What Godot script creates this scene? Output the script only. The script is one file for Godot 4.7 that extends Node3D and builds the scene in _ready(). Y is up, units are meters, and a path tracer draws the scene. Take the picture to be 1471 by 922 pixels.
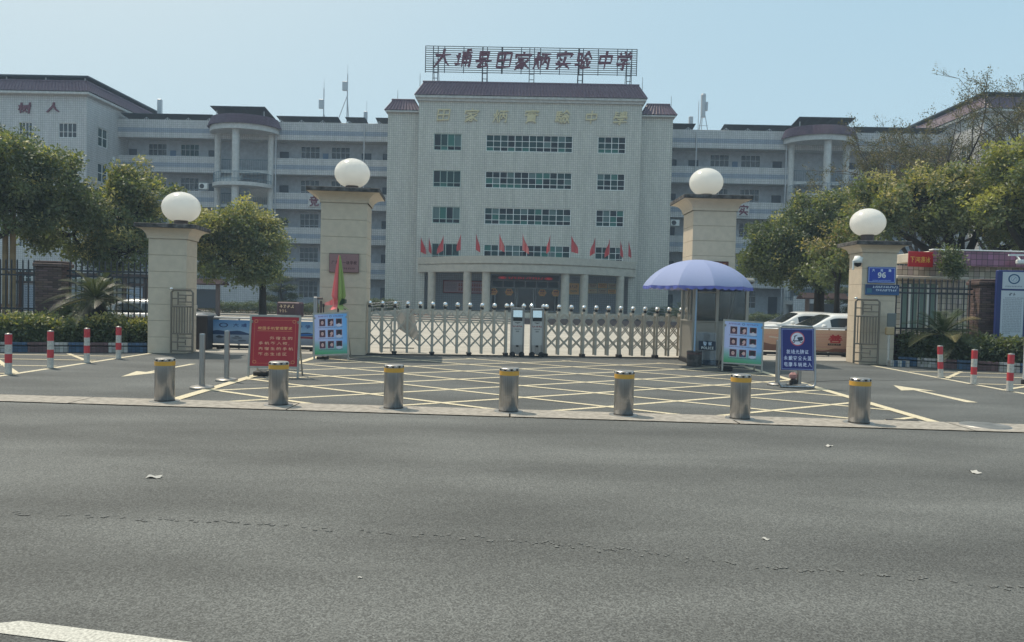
extends Node3D

# ---------------------------------------------------------------- mesh builder
class MB:
	var v := PackedVector3Array()
	var n := PackedVector3Array()
	var t := PackedVector2Array()
	var ix := PackedInt32Array()
	var x := Transform3D.IDENTITY
	func pt(p: Vector3, nn: Vector3, uv: Vector2) -> int:
		v.append(x * p)
		n.append((x.basis * nn).normalized())
		t.append(uv)
		return v.size() - 1
	func tri(a: int, b: int, c: int) -> void:      # counter-clockwise from outside
		ix.append(a)
		ix.append(c)
		ix.append(b)
	func quad(a: Vector3, b: Vector3, c: Vector3, d: Vector3, unit := false) -> void:
		var nn := (b - a).cross(c - a)
		if nn.length_squared() < 1e-12:
			nn = (c - a).cross(d - a)
		nn = nn.normalized()
		var w := 1.0 if unit else a.distance_to(b)
		var h := 1.0 if unit else a.distance_to(d)
		var i := pt(a, nn, Vector2(0, h))
		pt(b, nn, Vector2(w, h))
		pt(c, nn, Vector2(w, 0))
		pt(d, nn, Vector2(0, 0))
		tri(i, i + 1, i + 2)
		tri(i, i + 2, i + 3)
	func face(p: Array, o: Vector3) -> void:       # flat polygon turned away from o
		var nn: Vector3 = (p[1] - p[0]).cross(p[2] - p[0]).normalized()
		var m := Vector3.ZERO
		for q in p:
			m += q
		m /= p.size()
		if nn.dot(m - o) < 0:
			p.reverse()
			nn = -nn
		var u: Vector3 = (p[1] - p[0]).normalized()
		var w := nn.cross(u)
		var k := v.size()
		for q in p:
			pt(q, nn, Vector2((q - p[0]).dot(u), -(q - p[0]).dot(w)))
		for i in range(1, p.size() - 1):
			tri(k, k + i, k + i + 1)
	func box(c: Vector3, s: Vector3, bev := 0.0) -> void:
		var h := s * 0.5
		if bev <= 0.0:
			for ax in 3:
				for sg in [-1.0, 1.0]:
					var p := []
					for q in [[-1, -1], [1, -1], [1, 1], [-1, 1]]:
						var e := Vector3.ZERO
						e[ax] = h[ax] * sg
						e[(ax + 1) % 3] = h[(ax + 1) % 3] * q[0]
						e[(ax + 2) % 3] = h[(ax + 2) % 3] * q[1]
						p.append(c + e)
					face(p, c)
			return
		var g := h - Vector3.ONE * bev
		for ax in 3:
			var b := (ax + 1) % 3
			var d := (ax + 2) % 3
			for sg in [-1.0, 1.0]:
				var p := []
				for q in [[-1, -1], [1, -1], [1, 1], [-1, 1]]:
					var e := Vector3.ZERO
					e[ax] = h[ax] * sg
					e[b] = g[b] * q[0]
					e[d] = g[d] * q[1]
					p.append(c + e)
				face(p, c)
				for sb in [-1.0, 1.0]:              # edge between faces ax and b
					var r := []
					for q in [-1.0, 1.0]:
						var e := Vector3.ZERO
						e[ax] = h[ax] * sg
						e[b] = g[b] * sb
						e[d] = g[d] * q
						r.append(c + e)
					for q in [1.0, -1.0]:
						var e := Vector3.ZERO
						e[ax] = g[ax] * sg
						e[b] = h[b] * sb
						e[d] = g[d] * q
						r.append(c + e)
					face(r, c)
		for sx in [-1.0, 1.0]:
			for sy in [-1.0, 1.0]:
				for sz in [-1.0, 1.0]:
					var k := Vector3(sx, sy, sz)
					face([c + Vector3(h.x, g.y, g.z) * k, c + Vector3(g.x, h.y, g.z) * k, c + Vector3(g.x, g.y, h.z) * k], c)
	func bar(a: Vector3, b: Vector3, w: float, d: float, up := Vector3.UP) -> void:
		var f := (b - a).normalized()
		var r := f.cross(up)
		if r.length() < 0.01:
			r = f.cross(Vector3.BACK)
		r = r.normalized() * w * 0.5
		var q := r.cross(f).normalized() * d * 0.5
		var m := (a + b) * 0.5
		var A := [a - r - q, a + r - q, a + r + q, a - r + q]
		var B := [b - r - q, b + r - q, b + r + q, b - r + q]
		for i in 4:
			face([A[i], A[(i + 1) % 4], B[(i + 1) % 4], B[i]], m)
		face(A.duplicate(), m)
		face(B.duplicate(), m)
	func tube(p: Array, r: Array, sides := 10, cap := true) -> void:
		var k := v.size()
		var f0: Vector3 = (p[1] - p[0]).normalized()
		var u := f0.cross(Vector3(0.13, 0.31, 0.94) if absf(f0.z) < 0.9 else Vector3.UP).normalized()
		var len := 0.0
		for i in p.size():
			var f: Vector3 = (p[mini(i + 1, p.size() - 1)] - p[maxi(i - 1, 0)]).normalized()
			u = (u - f * u.dot(f)).normalized()
			var w := f.cross(u)
			if i > 0:
				len += p[i].distance_to(p[i - 1])
			for j in sides + 1:
				var a := TAU * j / sides
				var e := u * cos(a) + w * sin(a)
				pt(p[i] + e * r[i], e, Vector2(float(j) / sides * TAU * r[0], len))
		for i in p.size() - 1:
			for j in sides:
				var a := k + i * (sides + 1) + j
				tri(a, a + 1, a + sides + 2)
				tri(a, a + sides + 2, a + sides + 1)
		if cap:
			for e in [0, p.size() - 1]:
				var f: Vector3 = (p[1] - p[0]).normalized() if e == 0 else (p[e] - p[e - 1]).normalized()
				var q := []
				for j in sides:
					q.append(x.affine_inverse() * v[k + e * (sides + 1) + j])
				face(q, p[e] + (f if e == 0 else -f))
	func lathe(pr: Array, segs := 24, o := Vector3.ZERO, smooth := false, sq := Vector2.ONE) -> void:
		for i in pr.size() - 1:
			var a: Vector2 = pr[i]
			var b: Vector2 = pr[i + 1]
			var na := Vector2(b.y - a.y, a.x - b.x).normalized()
			var nb := na
			if smooth:
				if i > 0:
					na = (na + Vector2(a.y - pr[i - 1].y, pr[i - 1].x - a.x).normalized()).normalized()
				if i < pr.size() - 2:
					nb = (nb + Vector2(pr[i + 2].y - b.y, b.x - pr[i + 2].x).normalized()).normalized()
			var k := v.size()
			for j in segs + 1:
				var c := cos(TAU * j / segs)
				var s := sin(TAU * j / segs)
				pt(o + Vector3(a.x * c * sq.x, a.y, a.x * s * sq.y), Vector3(na.x * c, na.y, na.x * s), Vector2(float(j) / segs, a.y))
				pt(o + Vector3(b.x * c * sq.x, b.y, b.x * s * sq.y), Vector3(nb.x * c, nb.y, nb.x * s), Vector2(float(j) / segs, b.y))
			for j in segs:
				var m := k + j * 2
				tri(m, m + 1, m + 3)
				tri(m, m + 3, m + 2)
	func prism(poly: PackedVector2Array, d: float) -> void:   # in xy, thickness d centred on z = 0
		if Geometry2D.is_polygon_clockwise(poly):
			poly = poly.duplicate()
			poly.reverse()
		var ts := Geometry2D.triangulate_polygon(poly)
		for sg in [1.0, -1.0]:
			var k := v.size()
			for q in poly:
				pt(Vector3(q.x, q.y, d * 0.5 * sg), Vector3(0, 0, sg), Vector2(q.x, -q.y))
			for i in range(0, ts.size(), 3):
				var a := poly[ts[i]]
				var b := poly[ts[i + 1]]
				var c := poly[ts[i + 2]]
				var ccw := (b - a).cross(c - a) > 0
				if ccw == (sg > 0):
					tri(k + ts[i], k + ts[i + 1], k + ts[i + 2])
				else:
					tri(k + ts[i], k + ts[i + 2], k + ts[i + 1])
		for i in poly.size():
			var a := poly[i]
			var b := poly[(i + 1) % poly.size()]
			quad(Vector3(a.x, a.y, d * 0.5), Vector3(a.x, a.y, -d * 0.5), Vector3(b.x, b.y, -d * 0.5), Vector3(b.x, b.y, d * 0.5))
	func slab(poly: PackedVector2Array, y0: float, y1: float) -> void:   # plan polygon in xz
		var keep := x
		x = x * Transform3D(Basis(Vector3.RIGHT, Vector3.BACK, Vector3.DOWN), Vector3(0, (y0 + y1) * 0.5, 0))
		prism(poly, y1 - y0)
		x = keep
	func grid(nu: int, nv: int, at: Callable) -> void:        # smooth two-sided sheet
		var k := v.size()
		for j in nv + 1:
			for i in nu + 1:
				var u := float(i) / nu
				var w := float(j) / nv
				var p: Vector3 = at.call(u, w)
				var du: Vector3 = at.call(minf(u + 0.01, 1.0), w) - at.call(maxf(u - 0.01, 0.0), w)
				var dv: Vector3 = at.call(u, minf(w + 0.01, 1.0)) - at.call(u, maxf(w - 0.01, 0.0))
				pt(p, du.cross(dv), Vector2(u, 1.0 - w))
		for j in nv:
			for i in nu:
				var a := k + j * (nu + 1) + i
				tri(a, a + 1, a + nu + 2)
				tri(a, a + nu + 2, a + nu + 1)
	func wall(x0: float, x1: float, y0: float, y1: float, z: float, holes: Array, deep: float) -> void:
		var xs := [x0, x1]
		var ys := [y0, y1]
		for h in holes:
			xs.append_array([h[0], h[1]])
			ys.append_array([h[2], h[3]])
		xs.sort()
		ys.sort()
		for i in xs.size() - 1:
			for j in ys.size() - 1:
				if xs[i + 1] - xs[i] < 1e-4 or ys[j + 1] - ys[j] < 1e-4:
					continue
				var m := Vector2(xs[i] + xs[i + 1], ys[j] + ys[j + 1]) * 0.5
				var open := false
				for h in holes:
					open = open or (m.x > h[0] and m.x < h[1] and m.y > h[2] and m.y < h[3])
				if not open:
					quad(Vector3(xs[i], ys[j], z), Vector3(xs[i + 1], ys[j], z), Vector3(xs[i + 1], ys[j + 1], z), Vector3(xs[i], ys[j + 1], z))
		for h in holes:
			var b := z - deep
			quad(Vector3(h[0], h[2], z), Vector3(h[0], h[2], b), Vector3(h[0], h[3], b), Vector3(h[0], h[3], z))
			quad(Vector3(h[1], h[2], b), Vector3(h[1], h[2], z), Vector3(h[1], h[3], z), Vector3(h[1], h[3], b))
			quad(Vector3(h[0], h[2], b), Vector3(h[0], h[2], z), Vector3(h[1], h[2], z), Vector3(h[1], h[2], b))
			quad(Vector3(h[0], h[3], z), Vector3(h[0], h[3], b), Vector3(h[1], h[3], b), Vector3(h[1], h[3], z))
	func mesh() -> ArrayMesh:
		var a := []
		a.resize(Mesh.ARRAY_MAX)
		a[Mesh.ARRAY_VERTEX] = v
		a[Mesh.ARRAY_NORMAL] = n
		a[Mesh.ARRAY_TEX_UV] = t
		a[Mesh.ARRAY_TEX_UV2] = t
		a[Mesh.ARRAY_INDEX] = ix
		var m := ArrayMesh.new()
		m.add_surface_from_arrays(Mesh.PRIMITIVE_TRIANGLES, a)
		return m

# ---------------------------------------------------------------- a small picture to print on
class Pic:
	var im: Image
	func _init(w: int, h: int, c: Color):
		im = Image.create(w, h, false, Image.FORMAT_RGB8)
		im.fill(c)
	func rect(x: float, y: float, w: float, h: float, c: Color) -> void:
		im.fill_rect(Rect2i(roundi(x), roundi(y), roundi(w), roundi(h)), c)
	func dot(px: int, py: int, c: Color, k: float) -> void:
		if k > 0.0 and px >= 0 and py >= 0 and px < im.get_width() and py < im.get_height():
			im.set_pixel(px, py, im.get_pixel(px, py).lerp(c, minf(k, 1.0)))
	func line(a: Vector2, b: Vector2, w: float, c: Color) -> void:
		for y in range(floori(minf(a.y, b.y) - w), ceili(maxf(a.y, b.y) + w) + 1):
			for x in range(floori(minf(a.x, b.x) - w), ceili(maxf(a.x, b.x) + w) + 1):
				var q := Vector2(x + 0.5, y + 0.5)
				dot(x, y, c, w * 0.5 + 0.5 - q.distance_to(Geometry2D.get_closest_point_to_segment(q, a, b)))
	func oval(m: Vector2, rx: float, ry: float, c: Color, hollow := 0.0) -> void:
		for y in range(floori(m.y - ry - 1), ceili(m.y + ry + 1)):
			for x in range(floori(m.x - rx - 1), ceili(m.x + rx + 1)):
				var k := (Vector2((x + 0.5 - m.x) / rx, (y + 0.5 - m.y) / ry).length() - 1.0) * minf(rx, ry)
				if hollow <= 0.0:
					dot(x, y, c, 0.5 - k)
				else:
					dot(x, y, c, hollow * 0.5 + 0.5 - absf(k + hollow * 0.5))
	func shade(x0: float, y0: float, w: float, h: float, top: Color, bottom: Color) -> void:
		for y in range(roundi(h)):
			im.fill_rect(Rect2i(roundi(x0), roundi(y0) + y, roundi(w), 1), top.lerp(bottom, y / h))
	func scrawl(x0: float, y0: float, w: float, h: float, count: int, c: Color, seed: int) -> void:   # print too small to read
		var r := RandomNumberGenerator.new()
		r.seed = seed
		var s := w / count
		for i in count:
			for k in 3:
				var o := Vector2(x0 + s * (i + 0.12), y0)
				var b := Vector2(s * 0.75, h)
				if k == 0:
					line(o + Vector2(0, b.y * r.randf()), o + Vector2(b.x, b.y * r.randf()), maxf(1.0, h * 0.16), c)
				else:
					line(o + Vector2(b.x * r.randf(), 0), o + Vector2(b.x * r.randf(), b.y), maxf(1.0, h * 0.16), c)
	func tex() -> ImageTexture:
		im.generate_mipmaps()
		return ImageTexture.create_from_image(im)

# ---------------------------------------------------------------- characters: strokes on a 0..20 grid, a = 0 ... u = 20; «@c x0 y0 x1 y1» places another character
const GLYPHS := {
	"土": "dgrg kbkr bsts", "甫": "bete oarc dhdu dhrhruot kaku dlrl dprp", "大": "bgtg kakgfobu kgoott",
	"县": "fbfl fbpbpl fepe fipi blul jmesrr nort", "田": "cccs ccscss cksk kcks csss",
	"家": "kakc bdbh bdtdrh ehqh khhkcn jjmoltis kmgpcr lofscu rjnm mmpqtt",
	"火": "chel rfok kbjkbu kjoptu", "丙": "bctc chcu chrhruot kcjkfp kkpo",
	"实": "kakc bdbh bdtdrh fiik dlgn boto lgkocu mpsu", "马": "ebpboj gdfj fjsjrsns bono",
	"佥": "kabi kati gioi elgq kklp qlnr bsts", "中": "dfdn dfrfrn dnrn kaku",
	"学": "ebge kald qbne cfcj cfsfrj gjojkm kmkuht coso",
	"實": "kakc bcbf bctcrf ffpf ffej ejqj phpj biti kfkj flfr flplpr fnpn fppp frpr hrdu nrru",
	"馬": "dbdl dbrb kbkl dere dhrh dlrlqsns dncr hngr kolr", "僉": "kabg katg ghoh cjcm cjijim cmim ljlm ljrjrm lmrm fnbu fniu onku onuu",
	"學": "cbcj cbgc cegf chgi rbrj nbrb nere nhrh ibnf nbif ifni nfii bjbm bjtjsm gmomko kokuit bqtq",
	"竞": "kakc ddrd ffhi oemi biti fkfo fkpkpo fopo iohscu momttttq", "木": "bgtg kaku kgbo kgto",
	"又": "cfrfkmbt eikott", "寸": "bgtg nanuis ekio", "人": "kakgfobu kgoott",
	"广": "kakd ddsd dddkbu", "东": "dere jafkqk kgkuis gmcr omsr", "省": "kakh fdch ocsg pgjjcl flfu flplpu fopo frpr fupu",
	"一": "bktk", "纟": "kaehohdo dsrp", "及": "cdodljrjmpgu gdfnbu gimptu", "交": "kakc bete ggdj ogrj pjkpcu fjlqsu",
	"扌": "cfsf lalugs cosk", "巨": "dcsc dcdt dttt dhphpndn", "色": "iach hcoclg dhrhrn dnrn khkn dhdtstsq",
	"无": "edqd bjtj jdilbu mjmttttp", "片": "eaelbu ehsh mamh empmpu", "卑": "kaic dddl ddrdrl dlrl dhrh kdjl bptp mlmu",
	"讠": "fbje cikiksqo", "正": "ccsc kcks kkrk eies bsts", "未": "efqf bktk kaku kkcs kkss",
	"戴": "cdmd hahg agug didn dililn dnln dklk hihn cpnp fnfr jnjr brnr fscu ksmu oapmuu tjmt rbte",
	"安": "kakc bdbh bdtdrh jgfnpu ojkqdu bltl", "全": "kabi kati ekqk eoqo bttt kkkt", "头": "fcif dhgk bmtm lakmcu mosu",
	"盔": "ccsc gacl ifji qeoi mdlihm mirm enet enqnqt init mnmt atut", "电": "dcdo dcrcro diri doro kakttttq",
	"摩": "kakc ccsc cccjbu fflf idik mftf pdpk igfk iglj pgmk pgtk gmrl gprp ertr llluiu",
	"车": "edqd jaejqj boto lglu", "进": "hfsf gktk kbkkhq pbpq ccff bifiep asfpksut", "入": "ibmguu lghobu",
	"园": "cbcu cbsbsu cusu gfof fjpj jjinfr mjmqpqpo", "手": "paed diri bntn kckugt", "几": "fcfmbu fcocostttp",
	"管": "eabe dcjc gcif nake mctc pcrf bgbj bgtgsj fkfu fkpkpn fnpn fqpqpu fupu", "王": "ccsc djrj bstq kckr",
	"里": "dbdl dbrbrl dgrg dlrl kbks dprp bsts", "要": "bbtb dedj dererj djrj ibij mbmj jkgpqu onkrdu bntn",
	"求": "bftf kakuhs dihl inbr rimm lkopts obrd", "外": "gabi fdkdimbu djgm oaou oitn",
	"宿": "kakc bdbg bdtdsg ggbn ekeu iiti nill jmju jmrmru jqrq juru", "生": "fbbi egrg emqm kaks bttt",
	"的": "fade bebs beieis bkik bsis naki metestos mjpm", "不": "bctc lcbm lhlu misn", "内": "dedu dereruot kajjfo kipn",
	"出": "kakt ecejqj qcqj clctst slst", "氵": "dcif bigl cujn", "舌": "qafd bhth kckl dmdu dmrmru duru",
	"区": "cbsb cbct cttt ofgp ggop", "同": "dbdu dbrbruot hgng hkhp hknknp hpnp", "足": "dbdh dbpbph dhph khkr kmqm eles btsq",
	"各": "iaci hdpdjkbn femjtm fofu fopopu fupu", "下": "bctc jcju khpl", "可": "bctc qcqums dhdo dhlhlo dolo",
	"方": "kakc bete iehmbu ijrjptls", "斿": "gabg fdtd fhphlk lkluit cntn", "永": "iamc ffkfkuhs bjhjbr sfmk lioots",
	"警": "bcjc dadd hahd dfbh dfjfik dhgh dhdj djgj ghgj nakf ldtd rdlk metk bmtm fopo fqpq frfu frprpu fupu",
	"察": "kakc bcbf bctcsf hfcl ggkgcn lgrgmm kitn gmom dprp kpku grdu orru",
	"善": "gaid oamd ddrd egqg cjsj kdkl gkhm oknm bntn epeu epqpqu euqu",
	"埔": "@土 0 4 7 18 @甫 7 0 20 20", "炳": "@火 0 0 8 20 @丙 8 1 20 20", "验": "@马 0 1 9 20 @佥 8 0 20 20", "驗": "@馬 0 1 10 20 @僉 9 0 20 20",
	"树": "@木 0 1 8 20 @又 7 3 14 19 @寸 13 1 20 20", "级": "@纟 0 1 8 19 @及 7 0 20 20", "校": "@木 0 0 9 20 @交 8 0 20 20",
	"拒": "@扌 0 0 8 20 @巨 8 1 20 19", "绝": "@纟 0 1 8 19 @色 8 0 20 20", "牌": "@片 0 0 8 20 @卑 8 0 20 20", "证": "@讠 0 0 8 20 @正 7 1 20 19",
	"辆": "@车 0 1 9 20 @丙 9 1 20 20", "机": "@木 0 0 9 20 @几 8 1 20 20", "理": "@王 0 1 8 19 @里 8 0 20 20", "活": "@氵 0 0 7 20 @舌 6 0 20 20",
	"路": "@足 0 0 9 20 @各 8 0 20 20", "河": "@氵 0 0 7 20 @可 6 1 20 20", "游": "@氵 0 0 5 20 @方 4 0 13 20 @斿 11 0 20 20", "泳": "@氵 0 0 7 20 @永 6 0 20 20",
}

func strokes(c: String) -> Array:                  # polylines in 0..1, y downward
	var out := []
	var w: PackedStringArray = GLYPHS.get(c, "").split(" ", false)
	var i := 0
	while i < w.size():
		if w[i].begins_with("@"):
			var a := Vector2(float(w[i + 1]), float(w[i + 2])) / 20.0
			var b := Vector2(float(w[i + 3]), float(w[i + 4])) / 20.0
			for s in strokes(w[i].substr(1)):
				var q := PackedVector2Array()
				for p in s:
					q.append(a + p * (b - a))
				out.append(q)
			i += 5
			continue
		var q := PackedVector2Array()
		for k in range(0, w[i].length() - 1, 2):
			q.append(Vector2(w[i].unicode_at(k) - 97, w[i].unicode_at(k + 1) - 97) / 20.0)
		out.append(q)
		i += 1
	return out

func print_text(p: Pic, s: String, x: float, y: float, size: Vector2, step: float, w: float, c: Color) -> void:
	for ch in s:
		for q in strokes(ch):
			for i in q.size() - 1:
				p.line(Vector2(x, y) + q[i] * size, Vector2(x, y) + q[i + 1] * size, w, c)
		x += step

func letter_mesh(ch: String, w: float, h: float, pen: float, deep: float, slant := 0.0, brush := 0.35) -> ArrayMesh:
	var m := MB.new()
	var k := 0
	for q in strokes(ch):
		var pts := PackedVector2Array()
		for p in q:
			pts.append(Vector2((p.x - 0.5) * w - slant * (p.y - 0.5) * h, (0.5 - p.y) * h + slant * 0.3 * (p.x - 0.5) * h))
		for i in pts.size() - 1:
			var d := (pts[i + 1] - pts[i]).normalized()
			var s := Vector2(-d.y, d.x)
			var r0 := pen * 0.5 * (1.0 + brush * (0.5 if i == 0 else 0.0))
			var r1 := pen * 0.5 * (1.0 - brush if i == pts.size() - 2 else 1.0)
			m.x = Transform3D(Basis.IDENTITY, Vector3(0, 0, 0.0015 * (k % 7)))
			m.prism(PackedVector2Array([pts[i] + s * r0 - d * r0 * 0.6, pts[i] - s * r0 - d * r0 * 0.2, pts[i + 1] - s * r1 + d * r1 * 0.5, pts[i + 1] + s * r1 + d * r1 * 0.2]), deep)
			k += 1
	return m.mesh()

# ---------------------------------------------------------------- scene helpers
var used := {}
var rng := RandomNumberGenerator.new()

func numbered(parent: Node, called: String) -> String:
	var key := str(parent.get_instance_id()) + called
	var k: int = used.get(key, 0)
	used[key] = k + 1
	return called if k == 0 else "%s_%03d" % [called, k]

func tag(o: Node, label: String, category: String, group := "", kind := "") -> Node:
	if label:
		o.set_meta("label", label)
	if category:
		o.set_meta("category", category)
	if group:
		o.set_meta("group", group)
	if kind:
		o.set_meta("kind", kind)
	return o

func thing(called: String, label: String, category: String, at := Vector3.ZERO, turn := 0.0, group := "") -> Node3D:
	var o := Node3D.new()
	o.name = numbered(self, called)
	add_child(o, true)
	o.position = at
	o.rotation_degrees.y = turn
	tag(o, label, category, group)
	return o

func part(called: String, m, mat: Material, parent: Node = null, label := "") -> MeshInstance3D:
	var o := MeshInstance3D.new()
	var p: Node = parent if parent else self
	o.name = numbered(p, called)
	o.mesh = m.mesh() if m is MB else m
	o.material_override = mat
	p.add_child(o, true)
	if label:
		o.set_meta("label", label)
	return o

func struct(called: String, m, mat: Material, label: String) -> MeshInstance3D:
	var o := part(called, m, mat)
	tag(o, label, "ground", "", "structure")
	return o

func copy_of(o: Node3D, label: String, at: Vector3, turn := 0.0) -> Node3D:
	var r: Node3D = o.duplicate()
	r.name = numbered(self, String(o.name).rstrip("0123456789").trim_suffix("_"))
	add_child(r, true)
	r.position = at
	r.rotation_degrees.y = turn
	r.set_meta("label", label)
	return r

func lin(r: float, g: float, b: float) -> Color:
	return Color(r, g, b).linear_to_srgb()

func mat(c: Color, rough := 0.8, metal := 0.0, tex: Texture2D = null, scale := 0.0) -> StandardMaterial3D:
	var m := StandardMaterial3D.new()
	m.albedo_color = c
	m.roughness = rough
	m.metallic = metal
	if tex:
		m.albedo_texture = tex
	if scale > 0.0:
		m.uv1_triplanar = true
		m.uv1_scale = Vector3.ONE * scale
	return m

func noise_tex(w: int, freq: float, lo: float, hi: float, seed: int, oct := 4, gamma := 1.0) -> ImageTexture:
	var f := FastNoiseLite.new()
	f.seed = seed
	f.frequency = freq
	f.fractal_octaves = oct
	var s := f.get_seamless_image(w, w)
	s.convert(Image.FORMAT_L8)
	var im := Image.create(w, w, false, Image.FORMAT_RGB8)
	for y in w:
		for x in w:
			var k := lerpf(lo, hi, pow(s.get_pixel(x, y).r, gamma))
			im.set_pixel(x, y, Color(k, k, k))
	im.generate_mipmaps()
	return ImageTexture.create_from_image(im)

func tile_tex(nx: int, ny: int, cell: Vector2i, gap: int, spread: float, grout: float, seed: int, shift := false) -> Array:   # [tone, relief]
	var r := RandomNumberGenerator.new()
	r.seed = seed
	var a := Image.create(nx * cell.x, ny * cell.y, false, Image.FORMAT_RGB8)
	var b := Image.create(nx * cell.x, ny * cell.y, false, Image.FORMAT_L8)
	a.fill(Color(grout, grout, grout))
	b.fill(Color.BLACK)
	for j in ny:
		for i in nx:
			var k := 1.0 - r.randf() * spread
			var c := Color(k, k * (1.0 - r.randf() * spread * 0.2), k * (1.0 - r.randf() * spread * 0.3))
			var x0: int = i * cell.x + (cell.x / 2 if shift and j % 2 == 1 else 0)
			for part_x in [x0, x0 - nx * cell.x]:
				a.fill_rect(Rect2i(part_x, j * cell.y, cell.x - gap, cell.y - gap), c)
				b.fill_rect(Rect2i(part_x, j * cell.y, cell.x - gap, cell.y - gap), Color.WHITE)
	a.generate_mipmaps()
	return [ImageTexture.create_from_image(a), ImageTexture.create_from_image(b)]

var M := {}
func materials() -> void:
	var grain := noise_tex(256, 0.02, 0.86, 1.0, 3)
	var streak := noise_tex(256, 0.01, 0.8, 1.0, 8, 5)
	M.grain = grain
	# roads: fine aggregate, with patches and traffic polish over it
	var f := FastNoiseLite.new()
	f.noise_type = FastNoiseLite.TYPE_CELLULAR
	f.cellular_return_type = FastNoiseLite.RETURN_CELL_VALUE
	f.frequency = 0.22
	f.fractal_octaves = 1
	var s := f.get_seamless_image(1024, 1024)
	s.convert(Image.FORMAT_L8)
	var r := RandomNumberGenerator.new()
	r.seed = 77
	var im := Image.create(1024, 1024, false, Image.FORMAT_RGB8)
	for y in 1024:
		for x in 1024:
			var k := 0.50 + 0.24 * (s.get_pixel(x, y).r - 0.5) + r.randf_range(-0.10, 0.10)
			if r.randf() < 0.006:
				k += r.randf_range(0.1, 0.34)
			im.set_pixel(x, y, Color(k, k * 1.0, k * 0.985))
	im.generate_mipmaps()
	var rough_tex := ImageTexture.create_from_image(im)
	var nm: Image = s.duplicate()
	nm.bump_map_to_normal_map(2.2)
	var rough_nm := ImageTexture.create_from_image(nm)
	var wide := noise_tex(512, 0.012, 0.72, 1.0, 21, 6)
	for kind in [["road", lin(0.60, 0.625, 0.62)], ["forecourt", lin(0.54, 0.575, 0.58)]]:
		var m := mat(kind[1], 0.88, 0.0, rough_tex)
		m.uv1_scale = Vector3.ONE * 0.56
		m.normal_enabled = true
		m.normal_texture = rough_nm
		m.normal_scale = 0.32
		m.detail_enabled = true
		m.detail_albedo = wide
		m.detail_blend_mode = BaseMaterial3D.BLEND_MODE_MUL
		m.detail_uv_layer = BaseMaterial3D.DETAIL_UV_2
		m.uv2_scale = Vector3(0.035, 0.11, 0.05)
		M[kind[0]] = m
	M.seam = mat(lin(0.53, 0.545, 0.545), 0.95, 0.0, rough_tex, 0.6)
	M.crack = mat(lin(0.2, 0.2, 0.2), 0.95, 0.0, rough_tex, 0.6)
	M.soil = mat(lin(0.16, 0.14, 0.11), 0.95, 0.0, grain, 0.2)
	M.concrete = mat(lin(0.43, 0.405, 0.355), 0.9, 0.0, noise_tex(512, 0.012, 0.85, 1.0, 5, 5), 0.12)
	M.strip = mat(lin(0.42, 0.385, 0.335), 0.9, 0.0, noise_tex(512, 0.03, 0.72, 1.0, 6, 5), 0.5)
	var pav := tile_tex(8, 16, Vector2i(32, 16), 2, 0.25, 0.5, 12, true)
	M.red_paving = mat(lin(0.135, 0.10, 0.087), 0.85, 0.0, pav[0], 0.6)
	M.grey_paving = mat(lin(0.043, 0.045, 0.052), 0.85, 0.0, pav[0], 0.6)
	var wear := noise_tex(512, 0.05, 0.7, 1.0, 31, 4, 0.6)
	for q in [M.red_paving, M.grey_paving]:
		q.roughness = 1.0
		q.metallic_specular = 0.1
	M.yellow_line = mat(lin(0.74, 0.655, 0.46), 0.8, 0.0, wear, 0.9)
	M.cream_line = mat(lin(0.72, 0.645, 0.47), 0.8, 0.0, wear, 0.9)
	M.white_line = mat(lin(0.62, 0.61, 0.55), 0.8, 0.0, noise_tex(512, 0.09, 0.45, 1.0, 32, 4, 0.4), 1.1)
	# walls
	var rain := noise_tex(256, 0.025, 0.89, 1.0, 41, 5, 0.7)
	var tl := tile_tex(8, 8, Vector2i(32, 32), 3, 0.05, 0.6, 4)
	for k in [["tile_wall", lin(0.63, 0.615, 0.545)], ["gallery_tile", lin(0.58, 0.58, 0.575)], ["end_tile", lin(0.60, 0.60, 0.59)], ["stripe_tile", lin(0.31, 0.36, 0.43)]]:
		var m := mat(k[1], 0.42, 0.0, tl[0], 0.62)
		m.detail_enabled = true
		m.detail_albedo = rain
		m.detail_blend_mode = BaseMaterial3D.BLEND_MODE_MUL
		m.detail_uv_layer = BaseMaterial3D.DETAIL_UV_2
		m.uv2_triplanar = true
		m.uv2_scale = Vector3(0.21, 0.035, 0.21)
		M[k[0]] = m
	M.white_paint = mat(lin(0.62, 0.62, 0.6), 0.75, 0.0, grain, 0.4)
	M.back_wall = mat(lin(0.46, 0.49, 0.53), 0.8, 0.0, grain, 0.3)
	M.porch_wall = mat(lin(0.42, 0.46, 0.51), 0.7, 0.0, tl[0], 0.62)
	M.porch_stone = mat(lin(0.60, 0.545, 0.45), 0.7, 0.0, grain, 0.3)
	M.roof_tile = mat(lin(0.17, 0.105, 0.15), 0.5, 0.0, noise_tex(256, 0.05, 0.65, 1.0, 9), 0.35)
	M.solar = mat(lin(0.025, 0.04, 0.055), 0.6)
	M.truss = mat(lin(0.5, 0.52, 0.54), 0.5, 0.3)
	M.frame_white = mat(lin(0.75, 0.77, 0.75), 0.5)
	M.frame_green = mat(lin(0.42, 0.52, 0.48), 0.5)
	M.rail_teal = mat(lin(0.11, 0.17, 0.21), 0.5)
	M.pane = [mat(lin(0.015, 0.05, 0.05), 0.12), mat(lin(0.008, 0.016, 0.022), 0.12), mat(lin(0.04, 0.15, 0.125), 0.15), mat(lin(0.10, 0.16, 0.155), 0.3)]
	for q in M.pane:
		q.metallic_specular = 0.25
	M.dark_pane = mat(lin(0.02, 0.026, 0.032), 0.12)
	M.door_dark = mat(lin(0.035, 0.05, 0.07), 0.5)
	M.blue_board = mat(lin(0.10, 0.17, 0.28), 0.6)
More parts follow.
